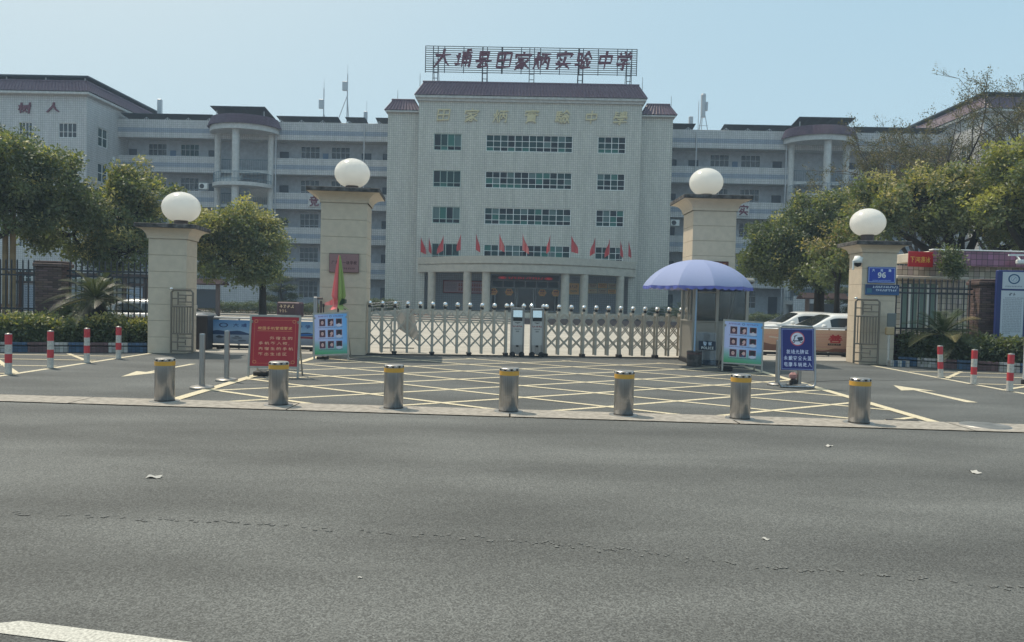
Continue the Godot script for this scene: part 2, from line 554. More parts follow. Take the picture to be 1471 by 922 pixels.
	M.stone = mat(lin(0.60, 0.51, 0.395), 0.55, 0.0, noise_tex(256, 0.03, 0.93, 1.0, 14), 0.5)
	M.joint = mat(lin(0.30, 0.25, 0.19), 0.9)
	M.cap_dark = mat(lin(0.2, 0.19, 0.185), 0.9, 0.0, noise_tex(256, 0.04, 0.35, 1.0, 15), 0.5)
	var gl := mat(lin(0.93, 0.925, 0.90), 0.2)
	gl.backlight_enabled = true
	gl.backlight = Color(1.0, 0.985, 0.955)
	M.globe = gl
	M.scrap = mat(lin(0.42, 0.41, 0.38), 0.8)
	M.brown = mat(lin(0.09, 0.065, 0.06), 0.5)
	M.brown_matt = mat(lin(0.06, 0.045, 0.045), 1.0)
	M.brown_matt.metallic_specular = 0.1
	var brushed := Image.create(256, 64, false, Image.FORMAT_RGB8)
	for bx in 256:
		var tone := r.randf_range(0.74, 1.0)
		for by in 64:
			var k := tone * r.randf_range(0.97, 1.0)
			brushed.set_pixel(bx, by, Color(k, k, k))
	brushed.generate_mipmaps()
	M.steel = mat(lin(0.46, 0.465, 0.47), 0.3, 0.9, ImageTexture.create_from_image(brushed), 1.6)
	M.gate_steel = mat(lin(0.41, 0.385, 0.335), 0.4, 0.35)
	M.gate_brown = mat(lin(0.20, 0.175, 0.145), 0.4, 0.55)
	M.booth_steel = mat(lin(0.34, 0.32, 0.285), 0.4, 0.6)
	M.dull_steel = mat(lin(0.42, 0.41, 0.39), 0.42, 0.75, streak, 1.0)
	M.chrome = mat(lin(0.8, 0.8, 0.8), 0.08, 1.0)
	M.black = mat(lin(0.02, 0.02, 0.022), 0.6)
	M.iron = mat(lin(0.022, 0.026, 0.035), 0.45)
	M.amber = mat(lin(0.62, 0.33, 0.05), 0.45)
	M.red = mat(lin(0.5, 0.045, 0.055), 0.5)
	M.post_white = mat(lin(0.62, 0.6, 0.55), 0.6, 0.0, wear, 0.8)
	M.gold = mat(lin(0.62, 0.53, 0.32), 0.45, 0.15)
	M.maroon = mat(lin(0.07, 0.026, 0.035), 0.6)
	M.letter_red = mat(lin(0.13, 0.02, 0.042), 0.5)
	var br := tile_tex(8, 32, Vector2i(32, 10), 2, 0.3, 0.62, 18, true)
	M.brick = mat(lin(0.165, 0.115, 0.105), 0.85, 0.0, br[0], 0.52)
	M.brick.heightmap_enabled = true
	M.brick.heightmap_texture = br[1]
	M.brick.heightmap_scale = 0.5
	var kt := tile_tex(4, 4, Vector2i(64, 64), 5, 0.18, 0.3, 19)
	M.kerb_blue = mat(lin(0.045, 0.11, 0.2), 0.4, 0.0, kt[0], 2.8)
	M.kerb_red = mat(lin(0.15, 0.085, 0.09), 0.4, 0.0, kt[0], 2.8)
	M.kerb_white = mat(lin(0.5, 0.5, 0.47), 0.4, 0.0, kt[0], 2.8)
	M.plum_tile = mat(lin(0.36, 0.16, 0.26), 0.35, 0.0, kt[0], 1.45)
	M.lodge_wall = mat(lin(0.60, 0.55, 0.46), 0.6, 0.0, kt[0], 1.45)
	M.bark = mat(lin(0.05, 0.042, 0.036), 0.95, 0.0, noise_tex(256, 0.05, 0.5, 1.0, 22), 1.5)
	M.twig = mat(lin(0.09, 0.078, 0.066), 0.95)
	M.tan_post = mat(lin(0.33, 0.24, 0.13), 0.7, 0.0, streak, 0.8)
	var lf := mat(Color.WHITE, 0.5)
	lf.vertex_color_use_as_albedo = true
	lf.backlight_enabled = true
	lf.backlight = Color(0.86, 0.9, 0.5)
	lf.cull_mode = BaseMaterial3D.CULL_DISABLED
	M.leaf = lf
	M.car_white = mat(lin(0.72, 0.74, 0.74), 0.25)
	M.car_white.clearcoat_enabled = true
	M.car_dark = mat(lin(0.22, 0.24, 0.26), 0.22, 0.3)
	M.car_dark.clearcoat_enabled = true
	M.car_glass = mat(lin(0.02, 0.025, 0.03), 0.05)
	M.tyre = mat(lin(0.02, 0.02, 0.02), 0.9)
	var cl := StandardMaterial3D.new()
	cl.albedo_color = Color(0.3, 0.36, 0.38, 0.3)
	cl.transparency = BaseMaterial3D.TRANSPARENCY_ALPHA
	cl.roughness = 0.05
	M.clear = cl
	var sh: StandardMaterial3D = cl.duplicate()
	sh.albedo_color = Color(0.35, 0.5, 0.62, 0.22)
	M.shield = sh

func flag_cloth(c: Color) -> StandardMaterial3D:
	var m := mat(c, 0.8)
	m.backlight_enabled = true
	m.backlight = Color(0.5, 0.5, 0.5)
	m.cull_mode = BaseMaterial3D.CULL_DISABLED
	return m

func printed(p: Pic, rough := 0.5) -> StandardMaterial3D:
	return mat(Color.WHITE, rough, 0.0, p.tex())

func panel(m: MB, x0: float, x1: float, y0: float, y1: float, z: float) -> void:    # a printed face towards +z
	m.quad(Vector3(x0, y0, z), Vector3(x1, y0, z), Vector3(x1, y1, z), Vector3(x0, y1, z), true)

# ---------------------------------------------------------------- everything
const ORD := ["first", "second", "third", "fourth", "fifth", "sixth", "seventh", "eighth", "ninth", "tenth", "eleventh", "twelfth", "thirteenth", "fourteenth", "fifteenth", "sixteenth"]

func _ready() -> void:
	rng.seed = 4242
	view_and_light()
	materials()
	ground()
	school()
	gate_pillars()
	fences()
	sliding_gates()
	bollards()
	boards()
	guard_corner()
	yard()
	greenery()
	litter()

func view_and_light() -> void:
	var c := Camera3D.new()
	c.name = "camera"
	add_child(c)
	c.position = Vector3(0, 1.57, 0)
	c.rotation = Vector3(-atan(32.0 / 1100.0), 0, atan(0.0235))
	c.fov = rad_to_deg(2.0 * atan(461.0 / 1100.0))
	c.near = 0.1
	c.far = 1500.0
	c.current = true
	var e := Environment.new()
	e.tonemap_mode = Environment.TONE_MAPPER_LINEAR
	e.tonemap_exposure = 1.05
	e.background_mode = Environment.BG_SKY
	var k := ProceduralSkyMaterial.new()
	k.sky_top_color = Color(0.58, 0.75, 0.855)
	k.sky_horizon_color = Color(0.785, 0.885, 0.925)
	k.sky_curve = 0.30
	k.ground_horizon_color = Color(0.55, 0.57, 0.58)
	k.ground_bottom_color = Color(0.3, 0.3, 0.3)
	k.sun_angle_max = 100.0
	k.sun_curve = 0.44
	var s := Sky.new()
	s.sky_material = k
	e.sky = s
	e.ambient_light_source = Environment.AMBIENT_SOURCE_SKY
	e.sdfgi_enabled = true
	e.ssao_enabled = true
	e.ssil_enabled = true
	e.fog_enabled = true
	e.fog_density = 0.0014
	e.fog_light_color = Color(0.80, 0.90, 1.0)
	var w := WorldEnvironment.new()
	w.name = "world_environment"
	w.environment = e
	add_child(w)
	var sun := DirectionalLight3D.new()
	sun.name = "sun"
	add_child(sun)
	sun.look_at_from_position(Vector3(-0.371, 0.875, -0.312) * 50.0, Vector3.ZERO)
	sun.light_energy = 1.25
	sun.light_color = Color(1.0, 0.955, 0.88)
	sun.light_angular_distance = 0.5
	sun.shadow_enabled = true

func sheet(m: MB, p: Array, y: float) -> void:    # flat polygon of [x, distance] corners, mapped by metres
	var q := []
	for a in p:
		q.append(Vector3(a[0], y, -a[1]))
	var k := m.v.size()
	for a in q:
		m.pt(a, Vector3.UP, Vector2(a.x, a.z))
	var area := 0.0
	for i in q.size():
		area += q[i].x * q[(i + 1) % q.size()].z - q[(i + 1) % q.size()].x * q[i].z
	for i in range(1, q.size() - 1):
		if area < 0:
			m.tri(k, k + i, k + i + 1)
		else:
			m.tri(k, k + i + 1, k + i)

func stroke(m: MB, a: Vector2, b: Vector2, w: float, y: float) -> void:   # a painted line from (x, distance) to (x, distance)
	var s := (b - a).normalized().orthogonal() * w * 0.5
	sheet(m, [[a.x + s.x, a.y + s.y], [b.x + s.x, b.y + s.y], [b.x - s.x, b.y - s.y], [a.x - s.x, a.y - s.y]], y)

func ground() -> void:
	var m := MB.new()
	sheet(m, [[-300, -200], [300, -200], [300, 400], [-300, 400]], -0.03)
	struct("ground", m, M.soil, "bare ground under and beyond the school site")
	m = MB.new()
	sheet(m, [[-90, -30], [90, -30], [90, 7.1], [6.61, 9.79], [-6.96, 10.41], [-90, 14.2]], 0.0)
	struct("road", m, M.road, "grey asphalt street in front of the school entrance")
	m = MB.new()
	sheet(m, [[-40, 12.6], [-7.37, 11.02], [0, 10.83], [7.05, 10.45], [40, 8.9], [40, 24], [12, 22.4], [4.9, 21.5], [-3.9, 20.3], [-9.5, 19.6], [-40, 19.6]], 0.0)
	struct("forecourt", m, M.forecourt, "asphalt forecourt between the street and the school gate")
	# concrete strip with the bollards, in cast lengths
	var strip := Node3D.new()
	strip.name = "kerb_strip"
	add_child(strip)
	tag(strip, "flush pale concrete strip between street and forecourt", "kerb", "", "structure")
	var x := -42.0
	while x < 42.0:
		m = MB.new()
		var near := func(u: float) -> float: return 10.09 - 0.0457 * u
		var far := func(u: float) -> float: return 10.76 - 0.0395 * u
		sheet(m, [[x + 0.01, near.call(x)], [x + 2.99, near.call(x + 3.0)], [x + 2.99, far.call(x + 3.0)], [x + 0.01, far.call(x)]], 0.013)
		part("slab", m, M.strip, strip)
		x += 3.0
	m = MB.new()
	var pts := [[-60, 4.9], [-8.0, 5.35], [-3.5, 5.27], [-1.74, 5.16], [0.05, 4.92], [0.7, 4.8], [1.55, 4.53], [2.95, 4.31], [8, 3.7], [40, 1.0]]
	for i in pts.size() - 1:
		for j in 40:
			var a := Vector2(pts[i][0], pts[i][1]).lerp(Vector2(pts[i + 1][0], pts[i + 1][1]), j / 40.0)
			var b := Vector2(pts[i][0], pts[i][1]).lerp(Vector2(pts[i + 1][0], pts[i + 1][1]), (j + rng.randf_range(0.5, 0.96)) / 40.0)
			var off := Vector2(0, rng.randfn() * 0.028)
			if absf(a.x) < 7 and rng.randf() < 0.5:
				stroke(m, a + off, b + off + Vector2(0, rng.randf_range(-0.02, 0.02)), rng.randf_range(0.012, 0.045), 0.004)
	struct("asphalt_seam", m, M.seam, "dark ragged seam between two strips of street asphalt")
	m = MB.new()
	sheet(m, [[-2.52, 3.47], [-2.27, 3.555], [0.8, 2.93], [0.8, 2.80]], 0.004)
	struct("lane_line", m, M.white_line, "worn white lane line on the street near the camera")
	# yellow box junction
	m = MB.new()
	for fam in [1.0, -1.0]:
		for k in range(-14, 15):
			var pair := []
			for e in [[-4.85, 0], [5.88, 0], [0, 10.5], [0, 19.7]]:
				var p := Vector2.ZERO
				if e[1] == 0:
					p = Vector2(e[0], 12.15 + fam * 0.678 * (e[0] - 0.2 - 2.45 * k))
				else:
					p = Vector2(0.2 + 2.45 * k + fam * (e[1] - 12.15) / 0.678, e[1])
				if p.x > -4.86 and p.x < 5.89 and p.y > 10.49 and p.y < 19.71:
					pair.append(p)
			if pair.size() == 2 and pair[0].distance_to(pair[1]) > 0.3:
				stroke(m, pair[0], pair[1], 0.1, 0.004 if fam > 0 else 0.0065)
	struct("hatch_marking", m, M.yellow_line, "pale yellow criss-cross hatching painted on the forecourt")
	m = MB.new()
	stroke(m, Vector2(-4.83, 10.7), Vector2(-4.83, 19.6), 0.17, 0.009)
	stroke(m, Vector2(5.86, 10.3), Vector2(5.86, 20.0), 0.17, 0.009)
	struct("border_marking", m, M.yellow_line, "two broad yellow side lines of the hatched box")
	m = MB.new()
	for s in [[-8.97, 13.0, 19.0], [9.72, 12.2, 20.6]]:
		stroke(m, Vector2(s[0], s[1]), Vector2(s[0], s[2]), 0.13, 0.004)
	struct("edge_marking", m, M.cream_line, "cream edge lines along both rows of striped posts")
	m = MB.new()
	for q in [[-12.0, 15.1, -9.1, 15.3], [-12.2, 16.5, -9.1, 16.75], [-12.2, 17.7, -9.1, 17.9], [-9.0, 13.9, -12.5, 18.2], [-9.05, 16.4, -10.6, 18.3], [-12.5, 13.6, -9.1, 13.8],
			[9.85, 16.1, 12.8, 16.2], [9.85, 17.7, 12.8, 17.9], [9.85, 18.9, 12.4, 18.9], [9.8, 17.2, 11.3, 19.2], [9.8, 15.1, 12.6, 17.4]]:
		stroke(m, Vector2(q[0], q[1]), Vector2(q[2], q[3]), 0.1, 0.008)
	struct("bay_marking", m, M.yellow_line, "yellow hatch lines on the verges behind the striped posts")
	m = MB.new()
	sheet(m, [[-7.01, 13.75], [-7.22, 14.75], [-6.98, 14.62]], 0.004)
	sheet(m, [[-7.01, 13.75], [-6.98, 14.62], [-6.88, 14.62], [-6.66, 14.75]], 0.004)
	sheet(m, [[-6.98, 14.62], [-6.92, 16.5], [-6.8, 16.5], [-6.88, 14.62]], 0.004)
	struct("exit_arrow", m, M.cream_line, "cream arrow pointing to the street on the exit lane")
	m = MB.new()
	sheet(m, [[7.74, 15.45], [7.42, 14.5], [7.72, 14.62]], 0.004)
	sheet(m, [[7.74, 15.45], [7.72, 14.62], [7.82, 14.62], [8.08, 14.5]], 0.004)
	sheet(m, [[7.72, 14.62], [7.70, 12.9], [7.90, 12.9], [7.82, 14.62]], 0.004)
	struct("entry_arrow", m, M.cream_line, "cream arrow pointing to the gate on the entry lane")
	m = MB.new()
	var a := Vector2(5.95, 15.4)
	for i in 16:
		var b := Vector2(5.95 + 4.2 * (i + 1) / 16.0, 15.4 + 1.55 * sqrt((i + 1) / 16.0) + rng.randf_range(-0.06, 0.06))
		stroke(m, a, b, rng.randf_range(0.02, 0.045), 0.005)
		a = b
	a = Vector2(-5.0, 13.0)
	for i in 8:
		var b := a + Vector2(0.16, rng.randf_range(-0.02, 0.14))
		stroke(m, a, b, 0.02, 0.006)
		a = b
	struct("asphalt_crack", m, M.crack, "dark cracks across the forecourt asphalt")
	m = MB.new()
	m.lathe([Vector2(0.0, 0.022), Vector2(0.3, 0.022), Vector2(0.33, 0.0)], 28, Vector3(6.4, 0, -10.27))
	tag(part("manhole_cover", m, M.dull_steel), "round grey manhole cover in the concrete strip", "manhole cover")
	m = MB.new()
	m.box(Vector3(5.45, 0.01, -10.6), Vector3(0.42, 0.016, 0.1), 0.004)
	tag(part("drain_slot", m, M.black), "small dark drain slot beside the concrete strip", "drain")
	# school yard
	m = MB.new()
	sheet(m, [[-40, 19.6], [-9.5, 19.6], [-3.9, 20.3], [4.9, 21.5], [12, 22.4], [40, 24], [40, 47.5], [-40, 47.5]], -0.002)
	struct("courtyard", m, M.concrete, "bright concrete yard inside the gate")
	m = MB.new()
	sheet(m, [[-45, 47.5], [-2, 47.5], [-1.5, 72], [-45, 72]], -0.002)
	struct("red_paving", m, M.red_paving, "reddish paving in front of the portico")
	m = MB.new()
	sheet(m, [[-2, 47.5], [45, 47.5], [45, 72], [-1.5, 72]], -0.002)
	struct("grey_paving", m, M.grey_paving, "dark grey paving in front of the portico")
	m = MB.new()
	for d in [47.6, 52.5, 58.5]:
		m.box(Vector3(-17, 0.05, -d), Vector3(34, 0.12, 0.35), 0.02)
	struct("paving_kerb", m, M.porch_stone, "low stone kerbs crossing the reddish paving")

# ---------------------------------------------------------------- the school, in its own frame: x along the front, z out of it
func mansard(m: MB, x0: float, x1: float, y0: float, y1: float, z0: float, z1: float, inset: float, rib: float) -> void:
	# sloping band of ribbed tiles: front and two ends
	var runs := [[Vector3(x0, y0, z1), Vector3(x1, y0, z1), Vector3(x0 + inset, y1, z1 - inset), Vector3(x1 - inset, y1, z1 - inset)],
		[Vector3(x1, y0, z1), Vector3(x1, y0, z0), Vector3(x1 - inset, y1, z1 - inset), Vector3(x1 - inset, y1, z0)],
		[Vector3(x0, y0, z0), Vector3(x0, y0, z1), Vector3(x0 + inset, y1, z0), Vector3(x0 + inset, y1, z1 - inset)]]
	for r in runs:
		var nn: Vector3 = (r[1] - r[0]).cross(r[2] - r[0]).normalized()
		var count := int(r[0].distance_to(r[1]) / rib)
		for i in count:
			var u0 := float(i) / count
			var u1 := (i + 0.55) / count
			var u2 := (i + 1.0) / count
			var p := func(u: float, w: float, h: float) -> Vector3: return r[0].lerp(r[1], u).lerp(r[2].lerp(r[3], u), w) + nn * h
			var um := (u0 + u1) * 0.5
			m.quad(p.call(u0, 0, 0.02), p.call(um, 0, 0.1), p.call(um, 1, 0.1), p.call(u0, 1, 0.02))
			m.quad(p.call(um, 0, 0.1), p.call(u1, 0, 0.02), p.call(u1, 1, 0.02), p.call(um, 1, 0.1))
			m.quad(p.call(u1, 0, 0.02), p.call(u2, 0, 0.02), p.call(u2, 1, 0.02), p.call(u1, 1, 0.02))
	m.box(Vector3((x0 + x1) * 0.5, y1 + 0.02, (z0 + z1 - inset) * 0.5), Vector3(x1 - x0 - inset * 2 + 0.25, 0.16, z1 - inset - z0 + 0.2), 0.03)

func window(b: Node3D, x0: float, x1: float, y0: float, y1: float, z: float, cols: int, split: Array, fr: Material, seed: int, one_pane := false, fat := 0.06) -> void:
	var m := MB.new()
	m.box(Vector3((x0 + x1) * 0.5, y0 + fat * 0.5, z), Vector3(x1 - x0, fat, 0.08))
	m.box(Vector3((x0 + x1) * 0.5, y1 - fat * 0.5, z), Vector3(x1 - x0, fat, 0.08))
	for i in cols + 1:
		var k := x0 + fat * 0.5 + (x1 - x0 - fat) * i / cols
		m.box(Vector3(k, (y0 + y1) * 0.5, z + 0.004), Vector3(fat if i % 2 == 0 else fat * 0.7, y1 - y0 - fat * 2, 0.07))
	for s in split:
		m.box(Vector3((x0 + x1) * 0.5, lerpf(y0, y1, s), z - 0.004), Vector3(x1 - x0 - fat * 2, fat * 0.7, 0.06))
	var w := part("window", m, fr, b)
	var r := RandomNumberGenerator.new()
	r.seed = seed
	if one_pane:
		m = MB.new()
		m.quad(Vector3(x0, y0, z - 0.03), Vector3(x1, y0, z - 0.03), Vector3(x1, y1, z - 0.03), Vector3(x0, y1, z - 0.03))
		part("pane", m, M.dark_pane if r.randf() < 0.7 else M.pane[0], w)
		return
	var ys := [y0]
	for s in split:
		ys.append(lerpf(y0, y1, s))
	ys.append(y1)
	for i in cols:
		for j in ys.size() - 1:
			m = MB.new()
			var a := x0 + (x1 - x0) * i / cols
			var c := x0 + (x1 - x0) * (i + 1) / cols
			var back := z - 0.03 - (0.015 if i % 2 == 1 else 0.0)
			m.quad(Vector3(a, ys[j], back), Vector3(c, ys[j], back), Vector3(c, ys[j + 1], back), Vector3(a, ys[j + 1], back))
			part("pane", m, M.pane[[0, 0, 0, 1, 1, 1, 2, 3][r.randi() % 8] if j > 0 or ys.size() == 2 else r.randi() % 3], w)

func at_school(z: float, x: float, y: float) -> Vector3:
	return school_frame * Vector3(x, y, z)

var school_frame := Transform3D(Basis(Vector3.UP, -atan(0.02)), Vector3(1.2, 0, -69.976))

func school_thing(called: String, label: String, category: String, p := Vector3.ZERO, group := "") -> Node3D:
	var o := thing(called, label, category, school_frame * p, -rad_to_deg(atan(0.02)), group)
	return o

func arc_plan(half: float, bulge: float, back: float, n := 28) -> PackedVector2Array:
	var p := PackedVector2Array()
	for i in n + 1:
		var u := -half + 2.0 * half * i / n
		p.append(Vector2(u, back + bulge * (1.0 - (u / half) ** 2)))
	p.append(Vector2(half, back - 0.4))
	p.append(Vector2(-half, back - 0.4))
	return p

func school() -> void:
	main_block()
	wing(-1)
	wing(1)
	end_block(-1)
	end_block(1)
	rooftop()
	porch_flags()

func main_block() -> void:
	var b := school_thing("school_building", "five storey pale tiled main school building with curved portico", "building")
	var holes := [[-9.3, 9.3, 0.42, 3.82]]
	var rows := [[16.45, 1.52], [13.12, 1.52], [9.83, 1.52], [6.48, 1.52]]
	for r in rows:
		for c in [[-8.7, -6.17], [-3.94, 3.93], [6.2, 8.73]]:
			holes.append([c[0], c[1], r[0] - r[1], r[0]])
	var m := MB.new()
	m.wall(-10.12, 10.12, 0, 19.76, 0, holes, 0.16)
	m.quad(Vector3(-10.12, 0, -14), Vector3(-10.12, 0, 0), Vector3(-10.12, 19.76, 0), Vector3(-10.12, 19.76, -14))
	m.quad(Vector3(10.12, 0, 0), Vector3(10.12, 0, -14), Vector3(10.12, 19.76, -14), Vector3(10.12, 19.76, 0))
	m.quad(Vector3(10.12, 0, -14), Vector3(-10.12, 0, -14), Vector3(-10.12, 19.76, -14), Vector3(10.12, 19.76, -14))
	part("wall", m, M.tile_wall, b)
	for s in [-1.0, 1.0]:
		m = MB.new()
		m.box(Vector3(11.6 * s, 9.28, -7.2), Vector3(2.94, 18.57, 12.8))
		part("side_wall", m, M.tile_wall, b)
		m = MB.new()
		m.box(Vector3(11.7 * s, 18.5, -7.1), Vector3(3.12, 0.16, 13.3), 0.03)
		part("cornice", m, M.white_paint, b)
		m = MB.new()
		mansard(m, 10.13 if s > 0 else -13.35, 13.35 if s > 0 else -10.13, 18.6, 19.66, -13.9, -0.42, 0.66, 0.3)
		part("roof", m, M.roof_tile, b)
	m = MB.new()
	m.slab(PackedVector2Array([Vector2(-10.42, 0.42), Vector2(10.42, 0.42), Vector2(10.42, -14.2), Vector2(-10.42, -14.2)]), 19.58, 19.79)
	m.slab(PackedVector2Array([Vector2(-10.26, 0.2), Vector2(10.26, 0.2), Vector2(10.26, -14.1), Vector2(-10.26, -14.1)]), 19.35, 19.578)
	part("cornice", m, M.white_paint, b)
	m = MB.new()
	mansard(m, -10.47, 10.47, 19.8, 21.14, -14.2, 0.5, 0.75, 0.3)
	part("roof", m, M.roof_tile, b)
	var k := 0
	for r in rows:
		for c in [[-8.7, -6.17, 4, [0.27]], [-3.94, 3.93, 12, [0.27, 0.62]], [6.2, 8.73, 4, [0.27, 0.62]]]:
			k += 1
			window(b, c[0], c[1], r[0] - r[1], r[0], -0.1, c[2], c[3], M.frame_green if c[0] < -8 else M.frame_white, 50 + k)
	# portico
	m = MB.new()
	m.slab(arc_plan(9.95, 6.0, 0.0), 3.8, 4.42)
	m.slab(arc_plan(9.85, 5.88, 0.0), 4.42, 4.52)
	m.slab(arc_plan(9.97, 6.1, 0.0), 4.52, 5.14)
	part("canopy", m, M.porch_stone, b)
	for c in [[-8.45, 1.35], [-5.04, 4.0], [-3.38, 4.75], [3.33, 4.78], [5.0, 4.0], [8.4, 1.35]]:
		m = MB.new()
		m.lathe([Vector2(0.36, 0.42), Vector2(0.36, 3.8)], 24, Vector3(c[0], 0, c[1]), true)
		part("column", m, M.porch_stone, b)
	for i in 3:
		m = MB.new()
		m.slab(arc_plan(10.4 + 0.35 * (2 - i), 6.6 + 0.36 * (2 - i), 0.0), 0.14 * i, 0.14 * (i + 1) - 0.002)
		part("step", m, M.porch_stone, b)
	m = MB.new()
	m.wall(-9.3, 9.3, 0.42, 3.82, -3.0, [[-3.3, 3.15, 0.42, 3.8]], 0.25)
	m.quad(Vector3(-9.3, 0.42, 0), Vector3(-9.3, 0.42, -3), Vector3(-9.3, 3.82, -3), Vector3(-9.3, 3.82, 0))
	m.quad(Vector3(9.3, 0.42, -3), Vector3(9.3, 0.42, 0), Vector3(9.3, 3.82, 0), Vector3(9.3, 3.82, -3))
	m.quad(Vector3(-9.3, 3.79, -3), Vector3(9.3, 3.79, -3), Vector3(9.3, 3.79, 0), Vector3(-9.3, 3.79, 0))
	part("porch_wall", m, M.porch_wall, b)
	m = MB.new()
	m.quad(Vector3(-9.3, 0.425, 0), Vector3(9.3, 0.425, 0), Vector3(9.3, 0.425, -3.2), Vector3(-9.3, 0.425, -3.2))
	part("porch_floor", m, M.porch_stone, b)
	m = MB.new()
	for y in [0.46, 2.62, 3.3]:
		m.box(Vector3(-0.075, y, -3.2), Vector3(6.4, 0.07, 0.1))
	for i in 7:
		m.box(Vector3(-3.25 + i * 1.06, 2.96, -3.196), Vector3(0.07, 0.62, 0.1))
	for u in [-3.25, -2.95, -1.0, -0.85, 0.75, 0.9, 2.8, 3.1]:
		m.box(Vector3(u, 1.55, -3.196), Vector3(0.07, 2.1, 0.1))
	var dr := part("door", m, M.truss, b)
	for i in 6:
		m = MB.new()
		m.quad(Vector3(-3.25 + i * 1.06, 2.62, -3.22), Vector3(-2.19 + i * 1.06, 2.62, -3.22), Vector3(-2.19 + i * 1.06, 3.3, -3.22), Vector3(-3.25 + i * 1.06, 3.3, -3.22))
		part("pane", m, M.pane[1], dr)
	for i in 3:
		m = MB.new()
		var x0: float = [-2.95, -0.85, 0.9][i]
		var x1: float = [-1.0, 0.75, 2.8][i]
		m.quad(Vector3(x0, 0.46, -3.22), Vector3(x1, 0.46, -3.22), Vector3(x1, 2.62, -3.22), Vector3(x0, 2.62, -3.22))
		part("pane", m, M.dark_pane, dr)
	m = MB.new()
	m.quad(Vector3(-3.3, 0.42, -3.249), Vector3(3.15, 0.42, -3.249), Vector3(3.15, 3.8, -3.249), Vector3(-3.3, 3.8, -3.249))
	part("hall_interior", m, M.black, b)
	# wall lettering
	var s := "田家炳實驗中學"
	var gx := [-7.85, -5.3, -2.65, 0.15, 2.95, 5.55, 8.2]
	for i in 7:
		var l := part("wall_letter", letter_mesh(s[i], 1.3, 1.15, 0.115, 0.1, 0.14), M.gold, b)
		l.position = Vector3(gx[i], 18.12, 0.08)
	# things hung on the building
	var p := Pic.new(256, 40, Color(0.05, 0.03, 0.035))
	p.scrawl(58, 11, 140, 17, 12, Color(0.85, 0.12, 0.12), 5)
	for u in [38, 218]:
		p.oval(Vector2(u, 20), 17, 13, Color(0.7, 0.08, 0.1))
		p.oval(Vector2(u, 20), 8, 6, Color(0.9, 0.2, 0.2))
	var o := school_thing("led_display", "dark display strip with red characters above the hall doors", "sign")
	m = MB.new()
	m.box(Vector3(-0.075, 3.55, -3.12), Vector3(6.3, 0.46, 0.1), 0.02)
	part("case", m, M.black, o)
	m = MB.new()
	panel(m, -3.2, 3.05, 3.34, 3.76, -3.067)
	var led := printed(p, 0.3)
	led.emission_enabled = true
	led.emission_texture = led.albedo_texture
	led.emission = Color(0.6, 0.6, 0.6)
	led.emission_operator = BaseMaterial3D.EMISSION_OP_MULTIPLY
	led.emission_energy_multiplier = 0.5
	part("screen", m, led, o)
	for i in 4:
		p = Pic.new(64, 64, Color(1.0, 0.76, 0.46))
		p.scrawl(16, 34, 32, 9, 3, Color(0.55, 0.1, 0.08), 9 + i)
		p.oval(Vector2(24, 22), 7, 6, Color(0.5, 0.12, 0.08))
		p.oval(Vector2(40, 22), 7, 6, Color(0.5, 0.12, 0.08))
		var hx: float = [-1.6, 1.55, 2.85, -3.1][i]
		var q := PackedVector2Array()
		for j in 6:
			q.append(Vector2(cos(TAU * j / 6) * 0.42, sin(TAU * j / 6) * 0.37))
		m = MB.new()
		m.prism(q, 0.03)
		for j in m.v.size():
			m.t[j] = Vector2(m.v[j].x / 0.9 + 0.5, 0.5 - m.v[j].y / 0.9)
		o = school_thing("door_emblem", ["orange hexagonal notice hung on the inner half of the leftmost hall door", "orange hexagonal notice on the third hall door", "orange hexagonal notice at the far right door edge", "orange hexagonal notice at the far left door edge"][i], "notice", Vector3(hx, 2.2, -3.12))
		part("plate", m, printed(p), o)
	p = Pic.new(256, 80, Color(0.72, 0.6, 0.64))
	p.rect(0, 0, 256, 7, Color(0.5, 0.06, 0.09))
	p.rect(0, 73, 256, 7, Color(0.5, 0.06, 0.09))
	p.rect(0, 0, 6, 80, Color(0.5, 0.06, 0.09))
	p.rect(250, 0, 6, 80, Color(0.5, 0.06, 0.09))
	for i in 6:
		p.scrawl(12, 14 + i * 9, 62, 5, 10, Color(0.35, 0.3, 0.34), 30 + i)
	for j in 2:
		for i in 14:
			p.rect(84 + i * 12, 16 + j * 28, 8, 20, Color(0.55, 0.08, 0.12))
			p.rect(86 + i * 12, 19 + j * 28, 4, 7, Color(0.75, 0.55, 0.45))
	o = school_thing("honour_board", "long red framed display board on the porch wall", "notice board")
	m = MB.new()
	m.box(Vector3(-5.65, 2.58, -2.96), Vector3(4.6, 1.3, 0.08), 0.02)
	part("frame", m, M.maroon, o)
	m = MB.new()
	panel(m, -7.9, -3.4, 1.98, 3.18, -2.917)
	part("print", m, printed(p), o)
	var pn := 0
	for q in [[4.0, 5.05, 2.1, 3.2], [5.9, 6.75, 2.75, 3.2], [5.9, 6.75, 2.25, 2.7], [6.8, 7.7, 2.75, 3.25], [6.8, 7.7, 2.25, 2.7], [7.75, 8.55, 2.75, 3.25], [7.75, 8.55, 2.25, 2.7], [8.6, 9.2, 2.8, 3.2]]:
		pn += 1
		p = Pic.new(64, 40, [Color(0.86, 0.78, 0.62), Color(0.95, 0.75, 0.48), Color(0.82, 0.74, 0.63)][pn % 3])
		p.scrawl(8, 8, 48, 10, 4, Color(0.5, 0.25, 0.15), 80 + pn)
		p.scrawl(12, 26, 40, 5, 7, Color(0.4, 0.3, 0.25), 90 + pn)
		o = school_thing("award_plaque", "%s small tan plaque from the hall door on the porch wall" % ORD[pn - 1], "plaque", Vector3.ZERO, "plaques on the porch wall")
		m = MB.new()
		m.box(Vector3((q[0] + q[1]) * 0.5, (q[2] + q[3]) * 0.5, -2.96), Vector3(q[1] - q[0], q[3] - q[2], 0.06), 0.01)
		part("board", m, M.gold, o)
